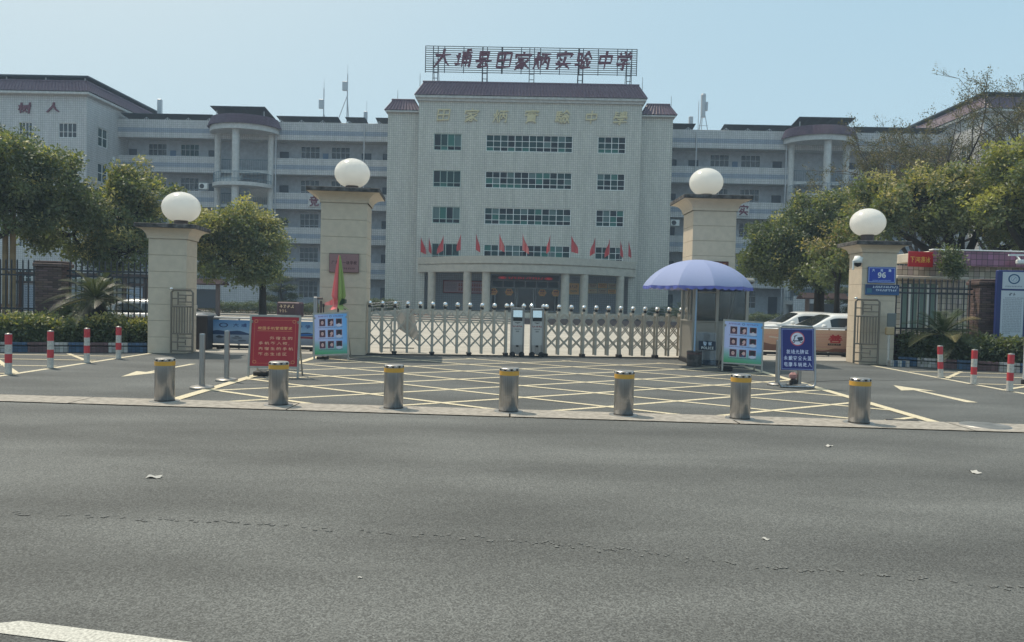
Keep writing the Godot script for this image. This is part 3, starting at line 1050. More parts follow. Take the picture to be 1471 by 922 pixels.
		m = MB.new()
		panel(m, q[0] + 0.02, q[1] - 0.02, q[2] + 0.02, q[3] - 0.02, -2.927)
		part("print", m, printed(p), o)
	# roof sign
	o = school_thing("roof_sign", "open slatted rooftop sign with dark red characters", "sign", Vector3(0, 0, -1.2))
	for i in 13:
		m = MB.new()
		m.box(Vector3(-0.05, 22.34 + i * 0.196, 0), Vector3(19.5, 0.055, 0.05))
		part("slat", m, M.iron, o)
	for i in 12:
		m = MB.new()
		m.box(Vector3(-9.78 + i * 1.769, 23.5, -0.055), Vector3(0.15 if i == 4 or i == 8 else 0.07, 2.45, 0.06))
		part("upright", m, M.iron, o)
	for c in [-8.85, -4.3, 0.05, 4.55, 9.0]:
		m = MB.new()
		for u in [-0.22, 0.22]:
			m.bar(Vector3(c + u, 21.0, -0.13), Vector3(c + u, 24.75, -0.13), 0.07, 0.07)
			m.bar(Vector3(c + u, 21.0, -1.6), Vector3(c + u, 24.0, -0.17), 0.05, 0.05)
		for y in [21.25, 21.8, 22.3, 23.2, 24.1]:
			m.bar(Vector3(c - 0.18, y, -0.13), Vector3(c + 0.18, y, -0.13), 0.05, 0.05)
		part("post", m, M.iron, o)
	s = "大埔县田家炳实验中学"
	for i in 10:
		var l := part("sign_letter", letter_mesh(s[i], 1.5, 1.55, 0.20, 0.14, 0.18, 0.5), M.letter_red, o)
		l.position = Vector3(-8.15 + [0.0, 1.95, 3.75, 5.65, 7.35, 9.15, 11.15, 12.95, 14.95, 16.65][i], 23.55 + [0, 0.05, -0.1, -0.08, -0.12, -0.05, 0.0, -0.02, 0.05, 0.05][i], 0.12)

func wing(s: int) -> void:
	var f := float(s)
	var b := school_thing("classroom_wing", "left classroom wing with open galleries and round stair tower" if s < 0 else "right classroom wing with open galleries and round stair tower", "building")
	var inner := 13.06
	var outer := 40.66
	var span := func(a: float, c: float) -> Array: return [minf(a * f, c * f), maxf(a * f, c * f)]
	# back wall with doors and windows
	var feats := []    # [from, to, kind]
	for q in [[14.2, 14.75, "door"], [15.9, 16.9, "door"], [18.05, 19.95, "window"], [20.25, 20.8, "board"], [21.1, 23.05, "window"], [24.25, 25.2, "door"],
			[31.75, 32.45, "door"], [33.4, 35.3, "window"], [35.75, 36.35, "board"], [36.7, 38.6, "window"], [39.75, 40.6, "door"]]:
		feats.append(q)
	var holes := []
	for k in 5:
		var fl := 3.37 * k + 0.23
		for q in feats:
			var r: Array = span.call(q[0], q[1])
			if q[2] == "window":
				holes.append([r[0], r[1], fl + 0.95, fl + 2.72])
			elif q[2] == "door":
				holes.append([r[0], r[1], fl, fl + 2.15])
	var m := MB.new()
	var ends: Array = span.call(inner - 0.3, outer + 3.0)
	m.wall(ends[0], ends[1], 0, 18.3, -7.3, holes, 0.14)
	part("wall", m, M.back_wall, b)
	m = MB.new()
	m.box(Vector3((ends[0] + ends[1]) * 0.5, 9.1, -11.0), Vector3(ends[1] - ends[0], 18.2, 7.0))
	part("rear_wall", m, M.back_wall, b)
	var id := 0
	for k in 5:
		var fl := 3.37 * k + 0.23
		for q in feats:
			id += 1
			var r: Array = span.call(q[0], q[1])
			if q[2] == "window":
				window(b, r[0], r[1], fl + 0.95, fl + 2.72, -7.36, 4, [0.33, 0.68], M.truss, 400 + id, true, 0.05)
			elif q[2] == "door":
				m = MB.new()
				m.box(Vector3((r[0] + r[1]) * 0.5, fl + 1.08, -7.4), Vector3(r[1] - r[0] - 0.02, 2.12, 0.05))
				part("door", m, M.door_dark, b)
			elif k > 0:
				m = MB.new()
				m.box(Vector3((r[0] + r[1]) * 0.5, fl + 1.5, -7.27), Vector3(r[1] - r[0], 1.1, 0.04), 0.01)
				part("class_board", m, M.blue_board, b)
	# gallery bands: parapet, stripe, slab
	for k in 5:
		var y0 := 3.15 + 3.37 * k
		var y1 := y0 + (1.6 if k < 4 else 1.78)
		for seg in ([[inner, 25.2], [30.95, outer]] if k < 4 else [[inner, outer]]):
			var r: Array = span.call(seg[0], seg[1])
			m = MB.new()
			m.box(Vector3((r[0] + r[1]) * 0.5, (y0 + y1) * 0.5, -5.38), Vector3(r[1] - r[0], y1 - y0, 0.16), 0.02)
			var pp := part("parapet", m, M.gallery_tile, b)
			m = MB.new()
			m.box(Vector3((r[0] + r[1]) * 0.5, y0 + 0.74, -5.298), Vector3(r[1] - r[0] - 0.01, 0.44, 0.014))
			part("stripe", m, M.stripe_tile, pp)
		var r: Array = span.call(inner, outer)
		m = MB.new()
		m.box(Vector3((r[0] + r[1]) * 0.5, y0 + 0.24, -6.38), Vector3(r[1] - r[0], 0.3, 1.83))
		part("gallery_floor", m, M.white_paint, b)
	# stair tower
	var cx := 27.95 * f
	m = MB.new()
	var plan := PackedVector2Array()
	for i in 25:
		var a := PI * i / 24.0
		plan.append(Vector2(cx + 3.35 * cos(a), -5.3 + 2.9 * sin(a)))
	plan.append(Vector2(cx - 3.35, -7.2))
	plan.append(Vector2(cx + 3.35, -7.2))
	m.slab(plan, 17.1, 17.62)
	part("stair_roof", m, M.white_paint, b)
	m = MB.new()
	for i in 96:
		var a0 := PI * i / 96.0
		var a1 := PI * (i + 1) / 96.0
		var am := (a0 + a1) * 0.5
		var p := func(a: float, y: float, g: float) -> Vector3: return Vector3(cx + (3.55 + g) * cos(a), y, -5.3 + (3.1 + g) * sin(a))
		m.quad(p.call(am, 17.6, 0.04), p.call(a0, 17.6, -0.03), p.call(a0, 18.5, -0.4), p.call(am, 18.5, -0.33))
		m.quad(p.call(a1, 17.6, -0.03), p.call(am, 17.6, 0.04), p.call(am, 18.5, -0.33), p.call(a1, 18.5, -0.4))
	var plan2 := PackedVector2Array()
	for i in 25:
		var a := PI * i / 24.0
		plan2.append(Vector2(cx + 3.2 * cos(a), -5.3 + 2.75 * sin(a)))
	m.slab(plan2, 17.625, 18.52)
	part("tile_fascia", m, M.roof_tile, b)
	for u in [[25.42, -5.35, 0.3], [30.7, -5.35, 0.3], [28.05, -3.1, 0.34]]:
		m = MB.new()
		m.lathe([Vector2(u[2], 0), Vector2(u[2], 17.1)], 20, Vector3(u[0] * f, 0, u[1]), true)
		part("column", m, M.white_paint, b)
	for k in 4:
		var y := 1.9 + 3.37 * k            # half landing, front
		m = MB.new()
		plan = PackedVector2Array()
		for i in 25:
			var a := PI * i / 24.0
			plan.append(Vector2(cx + 2.9 * cos(a), -4.9 + 2.5 * sin(a)))
		m.slab(plan, y - 0.25, y + 0.1)
		part("landing", m, M.white_paint, b)
		var fl0 := 3.37 * k + 0.23
		var fl1 := 3.37 * (k + 1) + 0.23
		for way in [[fl0, -1.55, 1.0], [fl1, 1.55, -1.0]]:
			m = MB.new()
			m.bar(Vector3(cx + way[1] * f, way[0] - 0.02, -7.2), Vector3(cx + way[1] * f, y - 0.05, -4.8), 1.9, 0.24)
			for j in 9:
				var w := (j + 0.5) / 9.0
				m.box(Vector3(cx + way[1] * f, lerpf(way[0], y, w) + 0.14, lerpf(-7.2, -4.8, w)), Vector3(1.9, 0.17, 0.27))
			part("stair_flight", m, M.white_paint, b)
		m = MB.new()
		var q0 := Vector3.ZERO
		for i in 25:
			var a := PI * i / 24.0
			var q := Vector3(cx + 2.8 * cos(a), y + 0.1, -4.9 + 2.4 * sin(a))
			m.bar(q, q + Vector3(0, 0.95, 0), 0.03, 0.03)
			if i > 0:
				for h in [0.3, 0.95]:
					m.bar(q0 + Vector3(0, h, 0), q + Vector3(0, h, 0), 0.045, 0.045)
			q0 = q
		part("railing", m, M.rail_teal, b)
		m = MB.new()
		for i in 22:
			var u := 25.75 + 4.65 * i / 21.0
			m.box(Vector3(u * f, fl1 + 0.5, -5.9), Vector3(0.025, 1.0, 0.025))
		m.box(Vector3(28.07 * f, fl1 + 1.02, -5.9), Vector3(4.9, 0.06, 0.06))
		part("railing", m, M.rail_teal, b)
	# tiled wall under the stairs
	var rr: Array = span.call(25.0, 32.5)
	m = MB.new()
	m.box(Vector3((rr[0] + rr[1]) * 0.5, 1.2, -2.2), Vector3(rr[1] - rr[0], 2.4, 0.2), 0.02)
	part("stair_wall", m, M.gallery_tile, b)
	m = MB.new()
	for i in 34:
		m.box(Vector3(lerpf(rr[0], rr[1], (i + 0.5) / 34.0), 2.9, -2.2), Vector3(0.04, 1.0, 0.04))
	m.box(Vector3((rr[0] + rr[1]) * 0.5, 3.42, -2.2), Vector3(rr[1] - rr[0], 0.07, 0.07))
	part("railing", m, M.rail_teal, b)
	for u in [16.2, 24.9]:
		m = MB.new()
		m.lathe([Vector2(0.055, 0.0), Vector2(0.055, 18.2)], 8, Vector3(u * f, 0, -5.22), true)
		part("drain_pipe", m, M.truss, b)
	# motto panel hung on the third gallery
	var o := school_thing("motto_panel", "white panel with a dark red character 竞 on the left gallery" if s < 0 else "white panel with a dark red character 实 on the right gallery", "sign", Vector3((-21.05 if s < 0 else 20.95), 10.72, -5.24))
	m = MB.new()
	m.box(Vector3.ZERO, Vector3(1.15, 1.15, 0.06), 0.01)
	part("board", m, M.white_paint, o)
	part("letter", letter_mesh("竞" if s < 0 else "实", 0.95, 0.95, 0.13, 0.05, 0.0, 0.1), M.letter_red, o).position = Vector3(0, 0, 0.05)

func end_block(s: int) -> void:
	var f := float(s)
	var b := school_thing("classroom_block", "projecting left end block with purple hipped roof" if s < 0 else "projecting right end block with purple hipped roof behind the trees", "building")
	var a := 40.67
	var e := 56.0
	var span := func(p: float, q: float) -> Array: return [minf(p * f, q * f), maxf(p * f, q * f)]
	var r: Array = span.call(a, e)
	var holes := []
	for k in 5:
		for q in [[41.6, 43.3], [45.75, 47.0], [49.5, 51.5], [53, 55]]:
			var h: Array = span.call(q[0], q[1])
			holes.append([h[0], h[1], 15.4 - 3.37 * k, 16.75 - 3.37 * k])
	var m := MB.new()
	m.wall(r[0], r[1], 0, 19.5, 0, holes, 0.14)
	m.quad(Vector3(e * f, 0, 0), Vector3(e * f, 0, -15), Vector3(e * f, 19.5, -15), Vector3(e * f, 19.5, 0))
	m.quad(Vector3(r[0], 0, -15), Vector3(r[1], 0, -15), Vector3(r[1], 19.5, -15), Vector3(r[0], 19.5, -15))
	part("wall", m, M.end_tile, b)
	# flank that faces the yard, with one column of windows; built along z
	var keep := Transform3D(Basis(Vector3.UP, PI * 0.5 if s < 0 else -PI * 0.5), Vector3(a * f, 0, 0))
	holes = []
	for k in 5:
		var z0 := 1.9
		holes.append([z0, z0 + 1.7, 15.1 - 3.37 * k, 16.85 - 3.37 * k] if s < 0 else [-z0 - 1.7, -z0, 15.1 - 3.37 * k, 16.85 - 3.37 * k])
	m = MB.new()
	m.x = keep
	m.wall(0.0 if s < 0 else -15.0, 15.0 if s < 0 else 0.0, 0, 19.5, 0, holes, 0.14)
	part("flank_wall", m, M.end_tile, b)
	for h in holes:
		m = MB.new()
		m.x = keep
		for u in [h[0] + 0.03, (h[0] + h[1]) * 0.5, h[1] - 0.03]:
			m.box(Vector3(u, (h[2] + h[3]) * 0.5, -0.1), Vector3(0.06, h[3] - h[2], 0.06))
		for y in [h[2] + 0.03, (h[2] + h[3]) * 0.5, h[3] - 0.03]:
			m.box(Vector3((h[0] + h[1]) * 0.5, y, -0.104), Vector3(h[1] - h[0], 0.06, 0.06))
		var w := part("window", m, M.frame_white, b)
		m = MB.new()
		m.x = keep
		m.quad(Vector3(h[0], h[2], -0.13), Vector3(h[1], h[2], -0.13), Vector3(h[1], h[3], -0.13), Vector3(h[0], h[3], -0.13))
		part("pane", m, M.pane[0], w)
	for k in 5:
		for q in [[41.6, 43.3], [45.75, 47.0], [49.5, 51.5], [53, 55]]:
			var h: Array = span.call(q[0], q[1])
			window(b, h[0], h[1], 15.4 - 3.37 * k, 16.75 - 3.37 * k, -0.09, 4, [0.4], M.frame_white, 700 + k, true, 0.05)
	r = span.call(a - 0.45, e + 0.45)
	m = MB.new()
	m.box(Vector3((r[0] + r[1]) * 0.5, 19.38, -7.3), Vector3(r[1] - r[0], 0.24, 15.6), 0.04)
	part("cornice", m, M.white_paint, b)
	m = MB.new()
	mansard(m, r[0] - 0.05, r[1] + 0.05, 19.52, 20.55, -15.0, 0.52, 0.6, 0.32)
	part("roof", m, M.roof_tile, b)
	var o := school_thing("solar_canopy", "dark solar canopy on posts above the left end block" if s < 0 else "dark solar canopy on posts above the right end block", "solar panels")
	m = MB.new()
	m.slab(PackedVector2Array([Vector2(r[0] + 0.3, 0.1), Vector2(r[1] - 0.3, 0.1), Vector2(r[1] - 0.3, -14.5), Vector2(r[0] + 0.3, -14.5)]), 20.93, 21.06)
	part("panel", m, M.solar, o)
	for u in range(5):
		m = MB.new()
		m.box(Vector3(lerpf(r[0] + 0.8, r[1] - 0.8, u / 4.0), 20.75, -0.3), Vector3(0.09, 0.36, 0.09))
		part("post", m, M.truss, o)
	if s < 0:
		var l := part("wall_letter", letter_mesh("树", 1.15, 0.95, 0.14, 0.1, 0.1), M.letter_red, b)
		l.position = Vector3(-46.4, 18.05, 0.06)
		l = part("wall_letter", letter_mesh("人", 1.2, 0.85, 0.16, 0.1, 0.1), M.letter_red, b)
		l.position = Vector3(-43.75, 18.12, 0.06)

func rooftop() -> void:
	var names := ["outermost on the left wing", "beside the left stair tower", "inner end of the left wing", "against the main block on the left", "against the main block on the right", "inner end of the right wing", "outermost on the right wing"]
	var k := 0
	for q in [[-40.5, -31.2], [-25.0, -18.5], [-18.2, -16.2], [-15.2, -13.1], [13.1, 16.3], [18.9, 26.0], [31.4, 40.4]]:
		var o := school_thing("solar_array", "dark solar panel row on white struts, " + names[k], "solar panels", Vector3.ZERO, "solar rows above the galleries")
		k += 1
		var x: float = q[0]
		while x < q[1] - 0.4:
			var m := MB.new()
			var w: float = minf(1.02, q[1] - x)
			m.x = Transform3D(Basis(Vector3.RIGHT, -0.16), Vector3(x + w * 0.5, 18.78, -7.0))
			m.box(Vector3.ZERO, Vector3(w - 0.02, 0.05, 3.0))
			part("panel", m, M.solar, o)
			x += 1.02
		var m := MB.new()
		x = q[0] + 0.3
		while x < q[1]:
			m.bar(Vector3(x, 18.1, -5.9), Vector3(x, 18.75, -5.9), 0.05, 0.05)
			m.bar(Vector3(x, 18.75, -5.9), Vector3(x + 0.55, 18.3, -5.9), 0.035, 0.035)
			m.bar(Vector3(x, 18.75, -5.9), Vector3(x - 0.55, 18.3, -5.9), 0.035, 0.035)
			x += 2.1
		part("strut", m, M.truss, o)
	for s in [-1.0, 1.0]:
		var o := school_thing("solar_roof", "tilted solar roof above the left stair tower" if s < 0 else "tilted solar roof above the right stair tower", "solar panels")
		for i in 5:
			var m := MB.new()
			m.x = Transform3D(Basis(Vector3.RIGHT, -0.14), Vector3((27.95 + (i - 2) * 1.06) * s, 19.0, -5.2))
			m.box(Vector3.ZERO, Vector3(1.03, 0.06, 4.2))
			part("panel", m, M.solar, o)
		for u in [-2.3, 2.3]:
			for z in [-6.9, -3.9]:
				var m := MB.new()
				m.box(Vector3(27.95 * s + u, 18.75, z), Vector3(0.07, 0.6, 0.07))
				part("post", m, M.truss, o)
	# aerials
	var z := -8.2
	var o := school_thing("box_antenna", "white box antenna on the outer part of the left wing roof", "antenna")
	var m := MB.new()
	m.box(Vector3(-37.9, 20.3, z), Vector3(0.42, 1.6, 0.4), 0.05)
	part("housing", m, M.truss, o)
	m = MB.new()
	m.box(Vector3(-37.9, 18.9, z), Vector3(0.2, 1.3, 0.2))
	part("post", m, M.truss, o)
	for q in [[-21.05, 22.5, 20.9, 0.5, "shorter mast with one panel antenna on the left wing roof"], [-18.65, 24.0, 22.75, 0.55, "taller braced mast with one panel antenna on the left wing roof"]]:
		o = school_thing("antenna_mast", q[4], "antenna")
		m = MB.new()
		m.tube([Vector3(q[0], 17.9, z), Vector3(q[0], q[1], z)], [0.07, 0.05], 8)
		m.tube([Vector3(q[0], q[1], z), Vector3(q[0], q[1] + 1.0, z)], [0.02, 0.01], 6)
		m.tube([Vector3(q[0] - (1.4 if q[0] > -20 else -0.7), 18.0, z), Vector3(q[0], q[2] - 0.9, z)], [0.04, 0.04], 6)
		m.tube([Vector3(q[0], 18.0, z - 1.2), Vector3(q[0], q[2] - 0.9, z)], [0.04, 0.04], 6)
		part("mast", m, M.truss, o)
		m = MB.new()
		m.box(Vector3(q[0] - 0.22, q[2], z + 0.12), Vector3(q[3], 0.95, 0.22), 0.04)
		part("panel_antenna", m, M.truss, o)
	o = school_thing("box_antenna", "small white box antenna next to the main block", "antenna")
	m = MB.new()
	m.box(Vector3(-16.75, 19.6, z), Vector3(0.36, 1.3, 0.3), 0.04)
	m.tube([Vector3(-16.65, 20.2, z), Vector3(-16.65, 21.3, z)], [0.02, 0.015], 6)
	m.box(Vector3(-16.75, 18.6, z), Vector3(0.14, 0.8, 0.14))
	part("housing", m, M.truss, o)
	o = school_thing("box_antenna", "pale box antenna on the right wing roof by the main block", "antenna")
	m = MB.new()
	m.box(Vector3(16.2, 19.8, z), Vector3(0.4, 1.1, 0.4), 0.04)
	m.box(Vector3(16.2, 18.8, z), Vector3(0.16, 1.0, 0.16))
	part("housing", m, M.truss, o)
	o = school_thing("cell_antenna", "tall cylindrical cell antenna on a lattice stand", "antenna")
	m = MB.new()
	m.lathe([Vector2(0.0, 20.3), Vector2(0.24, 20.3), Vector2(0.26, 22.5), Vector2(0.2, 22.65), Vector2(0, 22.65)], 16, Vector3(17.4, 0, z))
	m.box(Vector3(17.75, 21.4, z), Vector3(0.24, 0.9, 0.24), 0.04)
	part("housing", m, M.truss, o)
	m = MB.new()
	for u in [[-0.6, 0.5], [0.6, 0.5], [0.0, -0.8], [-0.45, 0.0]]:
		m.tube([Vector3(17.4 + u[0], 17.9, z + u[1]), Vector3(17.4 + u[0] * 0.3, 20.5, z + u[1] * 0.3)], [0.04, 0.04], 6)
	m.tube([Vector3(16.95, 18.0, z), Vector3(16.95, 21.9, z)], [0.04, 0.03], 6)
	for y in [18.7, 19.4]:
		m.bar(Vector3(16.95, y, z + 0.3), Vector3(17.85, y, z + 0.3), 0.05, 0.05)
	part("stand", m, M.truss, o)
	for q in [[-12.35, 19.6, 1.1], [13.0, 19.6, 1.0], [-10.3, 21.1, 1.2], [10.3, 21.1, 1.2]]:
		o = school_thing("lightning_rod", "thin lightning rod on the %s corner of the %s roof" % ["left" if q[0] < 0 else "right", "main" if q[1] > 20 else "shoulder"], "lightning rod")
		m = MB.new()
		m.tube([Vector3(q[0], q[1], -1.6), Vector3(q[0], q[1] + q[2], -1.6)], [0.025, 0.015], 6)
		part("rod", m, M.iron, o)
	for q in [[-41.0, 14.2, -4.6, "at the corner of the left end block"], [12.0, 13.2, -0.6, ""], [-31.9, 11.9, -5.0, "on the left gallery beside the stair tower"], [14.3, 9.3, -5.0, "on the right gallery beside the main block"]]:
		if q[3] == "":
			continue
		o = school_thing("air_conditioner", "white air conditioner box " + q[3], "air conditioner", Vector3(q[0], q[1], q[2]))
		m = MB.new()
		m.box(Vector3.ZERO, Vector3(0.85, 0.6, 0.35), 0.03)
		part("case", m, M.frame_white, o)
		m = MB.new()
		m.lathe([Vector2(0.23, 0), Vector2(0.23, 0.02), Vector2(0.0, 0.02)], 16)
		var g := part("fan_grille", m, M.iron, o)
		g.rotation.x = PI * 0.5
		g.position = Vector3(-0.12, 0, 0.17)

func porch_flags() -> void:
	var cloth := flag_cloth(lin(0.55, 0.02, 0.03))
	var mids := [-9.45, -8.72, -7.6, -5.86, -4.16, -2.1, -0.1, 1.82, 4.04, 5.68, 7.05, 8.42, 9.25]
	var wide := [0.5, 0.26, -0.55, -0.36, 0.36, 0.45, 0.55, -0.3, 0.6, -0.42, -0.42, 0.28, 0.26]
	var xs := []
	for i in 13:
		xs.append(mids[i] - wide[i] * 0.5)
	for i in 13:
		var z: float = 6.1 * (1.0 - (xs[i] / 9.97) ** 2) - 0.25
		var o := school_thing("red_flag", "%s red flag counted from the left end of the canopy" % ORD[i], "flag", Vector3(xs[i], 5.14, maxf(z, 0.15)), "red flags along the portico canopy")
		var m := MB.new()
		m.tube([Vector3.ZERO, Vector3(0, 1.85, 0)], [0.02, 0.016], 6)
		part("pole", m, M.steel, o)
		m = MB.new()
		var w: float = absf(wide[i])
		var ph := rng.randf() * 6.0
		var dir := signf(wide[i])
		m.grid(10, 12, func(u: float, h: float) -> Vector3:
			var open := 0.25 + 0.75 * sin(minf(1.0, h * 1.25) * PI * 0.5)
			var drop := (0.2 + 0.5 * w) * u * (1.0 - 0.5 * h) + 0.12 * u * sin(ph)
			return Vector3(dir * (0.02 + u * w * open), 1.9 - h * 1.38 - drop, 0.1 * sin(u * 9.0 + ph + h * 2.0) * u))
		part("cloth", m, cloth, o)

# ---------------------------------------------------------------- the gate
func gate_pillars() -> void:
	#       centre x, front distance, width, body top, slab top, turn, lamp x, lamp centre y, words
	var rows := [[-8.61, 19.1, 0.91, 2.86, 3.22, 7.0, -8.48, 3.71, "outer left", "short beige stone gate pillar left of the exit lane"],
		[-4.41, 19.9, 1.18, 3.95, 4.31, 5.0, -4.34, 4.82, "inner left", "tall beige stone gate pillar with pink plaque"],
		[5.48, 21.02, 1.18, 4.1, 4.5, 0.0, 5.36, 4.98, "inner right", "tall beige stone gate pillar behind the blue umbrella"],
		[9.97, 20.9, 0.92, 3.06, 3.36, -3.0, 9.82, 3.93, "outer right", "short beige stone gate pillar bearing the house number"]]
	for q in rows:
		var o := thing("gate_pillar", q[9], "pillar", Vector3(q[0], 0, -q[1]), q[5], "stone pillars of the school gate")
		var w: float = q[2]
		var m := MB.new()
		m.box(Vector3(0, q[3] * 0.5, -w * 0.5), Vector3(w - 0.03, q[3], w - 0.03))
		part("core", m, M.joint, o)
		var n := int(round(q[3] / 0.43))
		var h: float = q[3] / n
		for i in n:
			m = MB.new()
			m.box(Vector3(0, h * (i + 0.5), -w * 0.5), Vector3(w, h - 0.007, w), 0.004)
			part("stone_block", m, M.stone, o)
		var ov := 0.27 if w < 1.0 else 0.34
		var ct: float = q[4] - 0.11
		m = MB.new()
		var prof := [[0.0, 0.0], [0.03, 0.06], [0.08, 0.12], [0.17, 0.17], [1.0, 0.2]]
		var hh: float = ct - q[3]
		var rings := []
		for k in 7:
			var u := k / 6.0
			var ext := 0.03 + (ov - 0.05) * (1.0 - cos(u * PI * 0.5))
			rings.append([w * 0.5 + ext, q[3] + hh * sin(u * PI * 0.5 * 0.999) if k > 0 else q[3]])
		for k in 6:
			var a: Array = rings[k]
			var b: Array = rings[k + 1]
			for e in 4:
				var d0: Vector2 = [Vector2(-1, 1), Vector2(1, 1), Vector2(1, -1), Vector2(-1, -1)][e]
				var d1: Vector2 = [Vector2(1, 1), Vector2(1, -1), Vector2(-1, -1), Vector2(-1, 1)][e]
				var cz := -w * 0.5
				m.quad(Vector3(d0.x * a[0], a[1], cz + d0.y * a[0]), Vector3(d1.x * a[0], a[1], cz + d1.y * a[0]), Vector3(d1.x * b[0], b[1], cz + d1.y * b[0]), Vector3(d0.x * b[0], b[1], cz + d0.y * b[0]))
		part("cap_moulding", m, M.stone, o)
		m = MB.new()
		m.box(Vector3(0, q[4] - 0.055, -w * 0.5), Vector3(w + ov * 2, 0.11, w + ov * 2), 0.012)
		part("cap_slab", m, M.cap_dark, o)
		var l := thing("globe_lamp", "white globe lamp on the %s gate pillar" % q[8], "lamp", Vector3(q[6], q[4], -q[1] - w * 0.5), 0.0, "globe lamps on the gate pillars")
		var prf := []
		var cy: float = q[7] - q[4]
		for k in 25:
			var t := PI * k / 24.0
			var yy := -0.395 * cos(t)
			prf.append(Vector2(0.468 * sin(t), cy - 0.02 + maxf(yy, -0.335)))
		m = MB.new()
		m.lathe(prf, 40, Vector3.ZERO, true)
		part("globe", m, M.globe, l)
		m = MB.new()
		m.lathe([Vector2(0.2, 0.0), Vector2(0.2, 0.02), Vector2(0.17, 0.04), Vector2(0.17, cy - 0.34), Vector2(0.0, cy - 0.34)], 24)
		part("neck", m, M.brown, l)
	# plaques and number plates on the pillars
	var p := Pic.new(256, 160, Color(0.55, 0.42, 0.42))
	p.rect(0, 0, 256, 3, Color(0.4, 0.33, 0.25))
	p.rect(0, 157, 256, 3, Color(0.4, 0.33, 0.25))
	print_text(p, "广东省一级学校", 20, 62, Vector2(27, 28), 32, 3.4, Color(0.2, 0.08, 0.1))
	print_text(p, "广东省", 110, 118, Vector2(13, 14), 16, 1.6, Color(0.25, 0.12, 0.14))
	p.scrawl(160, 118, 64, 14, 4, Color(0.25, 0.12, 0.14), 3)
	p.oval(Vector2(128, 34), 26, 14, Color(0.5, 0.34, 0.36), 2.0)
	wall_plate("school_plaque", "pinkish engraved school plaque on the tall left pillar", "plaque", Vector3(-4.38, 2.39, -19.86), 5.0, Vector2(0.76, 0.5), printed(p, 0.35), M.brown)
	p = Pic.new(96, 96, Color(0.35, 0.16, 0.14))
	p.scrawl(8, 10, 80, 20, 4, Color(0.75, 0.5, 0.25), 23)
	p.scrawl(8, 50, 80, 20, 4, Color(0.75, 0.5, 0.25), 24)
	wall_plate("school_plaque", "dark red plaque mostly hidden behind the blue umbrella", "plaque", Vector3(5.52, 2.45, -20.98), 0.0, Vector2(0.72, 0.55), printed(p, 0.35), M.brown)
	p = Pic.new(192, 112, Color(0.05, 0.22, 0.62))
	for e in [[4, 4, 184, 3], [4, 105, 184, 3], [4, 4, 3, 104], [185, 4, 3, 104]]:
		p.rect(e[0], e[1], e[2], e[3], Color(0.75, 0.82, 0.92))
	print_text(p, "大同路", 28, 14, Vector2(18, 18), 58, 2.6, Color(0.88, 0.92, 0.96))
	p.scrawl(30, 92, 132, 8, 15, Color(0.7, 0.78, 0.9), 6)
	var plate := wall_plate("number_plate", "blue house number plate reading 96 on the outer right pillar", "sign", Vector3(10.02, 2.45, -20.87), -3.0, Vector2(0.74, 0.44), printed(p, 0.35), M.blue_board)
	var tm := TextMesh.new()
	var sf := SystemFont.new()
	sf.font_names = PackedStringArray(["Droid Sans"])
	sf.font_weight = 700
	tm.font = sf
	tm.text = "96"
	tm.font_size = 32
	tm.pixel_size = 0.0063
	tm.depth = 0.006
	part("digits", tm, M.frame_white, plate).position = Vector3(0, -0.005, 0.02)
	p = Pic.new(256, 80, Color(0.08, 0.2, 0.42))
	p.shade(0, 0, 256, 80, Color(0.07, 0.16, 0.36), Color(0.12, 0.33, 0.52))
	p.scrawl(52, 10, 196, 15, 12, Color(0.88, 0.92, 0.95), 14)
	p.scrawl(74, 36, 164, 15, 10, Color(0.88, 0.92, 0.95), 15)
	p.rect(8, 30, 40, 36, Color(0.2, 0.42, 0.5))
	wall_plate("parking_notice", "dark blue two line notice under the house number", "sign", Vector3(10.05, 2.05, -20.87), -3.0, Vector2(0.9, 0.29), printed(p, 0.35), M.blue_board)
	var cam := thing("dome_camera", "white dome camera on the side of the outer right pillar", "camera", Vector3(9.35, 2.8, -20.85))
	var m := MB.new()
	m.lathe([Vector2(0.0, 0.16), Vector2(0.08, 0.15), Vector2(0.12, 0.04), Vector2(0.12, -0.04), Vector2(0.0, -0.04)], 16, Vector3.ZERO, true)
	m.bar(Vector3(0, 0.1, 0), Vector3(0.16, 0.1, -0.08), 0.05, 0.05)
	m.box(Vector3(-0.13, -0.1, 0.02), Vector3(0.04, 0.26, 0.04), 0.01)
	part("housing", m, M.frame_white, cam)
	m = MB.new()
	m.lathe([Vector2(0.1, -0.04), Vector2(0.085, -0.11), Vector2(0.0, -0.15)], 16, Vector3.ZERO, true)
	part("dome", m, M.black, cam)
	swing_gate("open steel swing gate leaning along the outer left pillar", Vector3(-8.17, 0.03, -18.95), -6.0, 0.56, 1.56)
	swing_gate("open steel swing gate beside the house number pillar", Vector3(9.62, 0.03, -20.76), -14.0, 0.6, 1.74)

func wall_plate(called: String, label: String, category: String, at: Vector3, turn: float, size: Vector2, face: Material, edge: Material) -> Node3D:
	var o := thing(called, label, category, at, turn)
	var m := MB.new()
	m.box(Vector3(0, 0, 0), Vector3(size.x, size.y, 0.03), 0.006)
	part("backing", m, edge, o)
	m = MB.new()
	panel(m, -size.x * 0.5 + 0.008, size.x * 0.5 - 0.008, -size.y * 0.5 + 0.008, size.y * 0.5 - 0.008, 0.018)
	part("face", m, face, o)
	return o

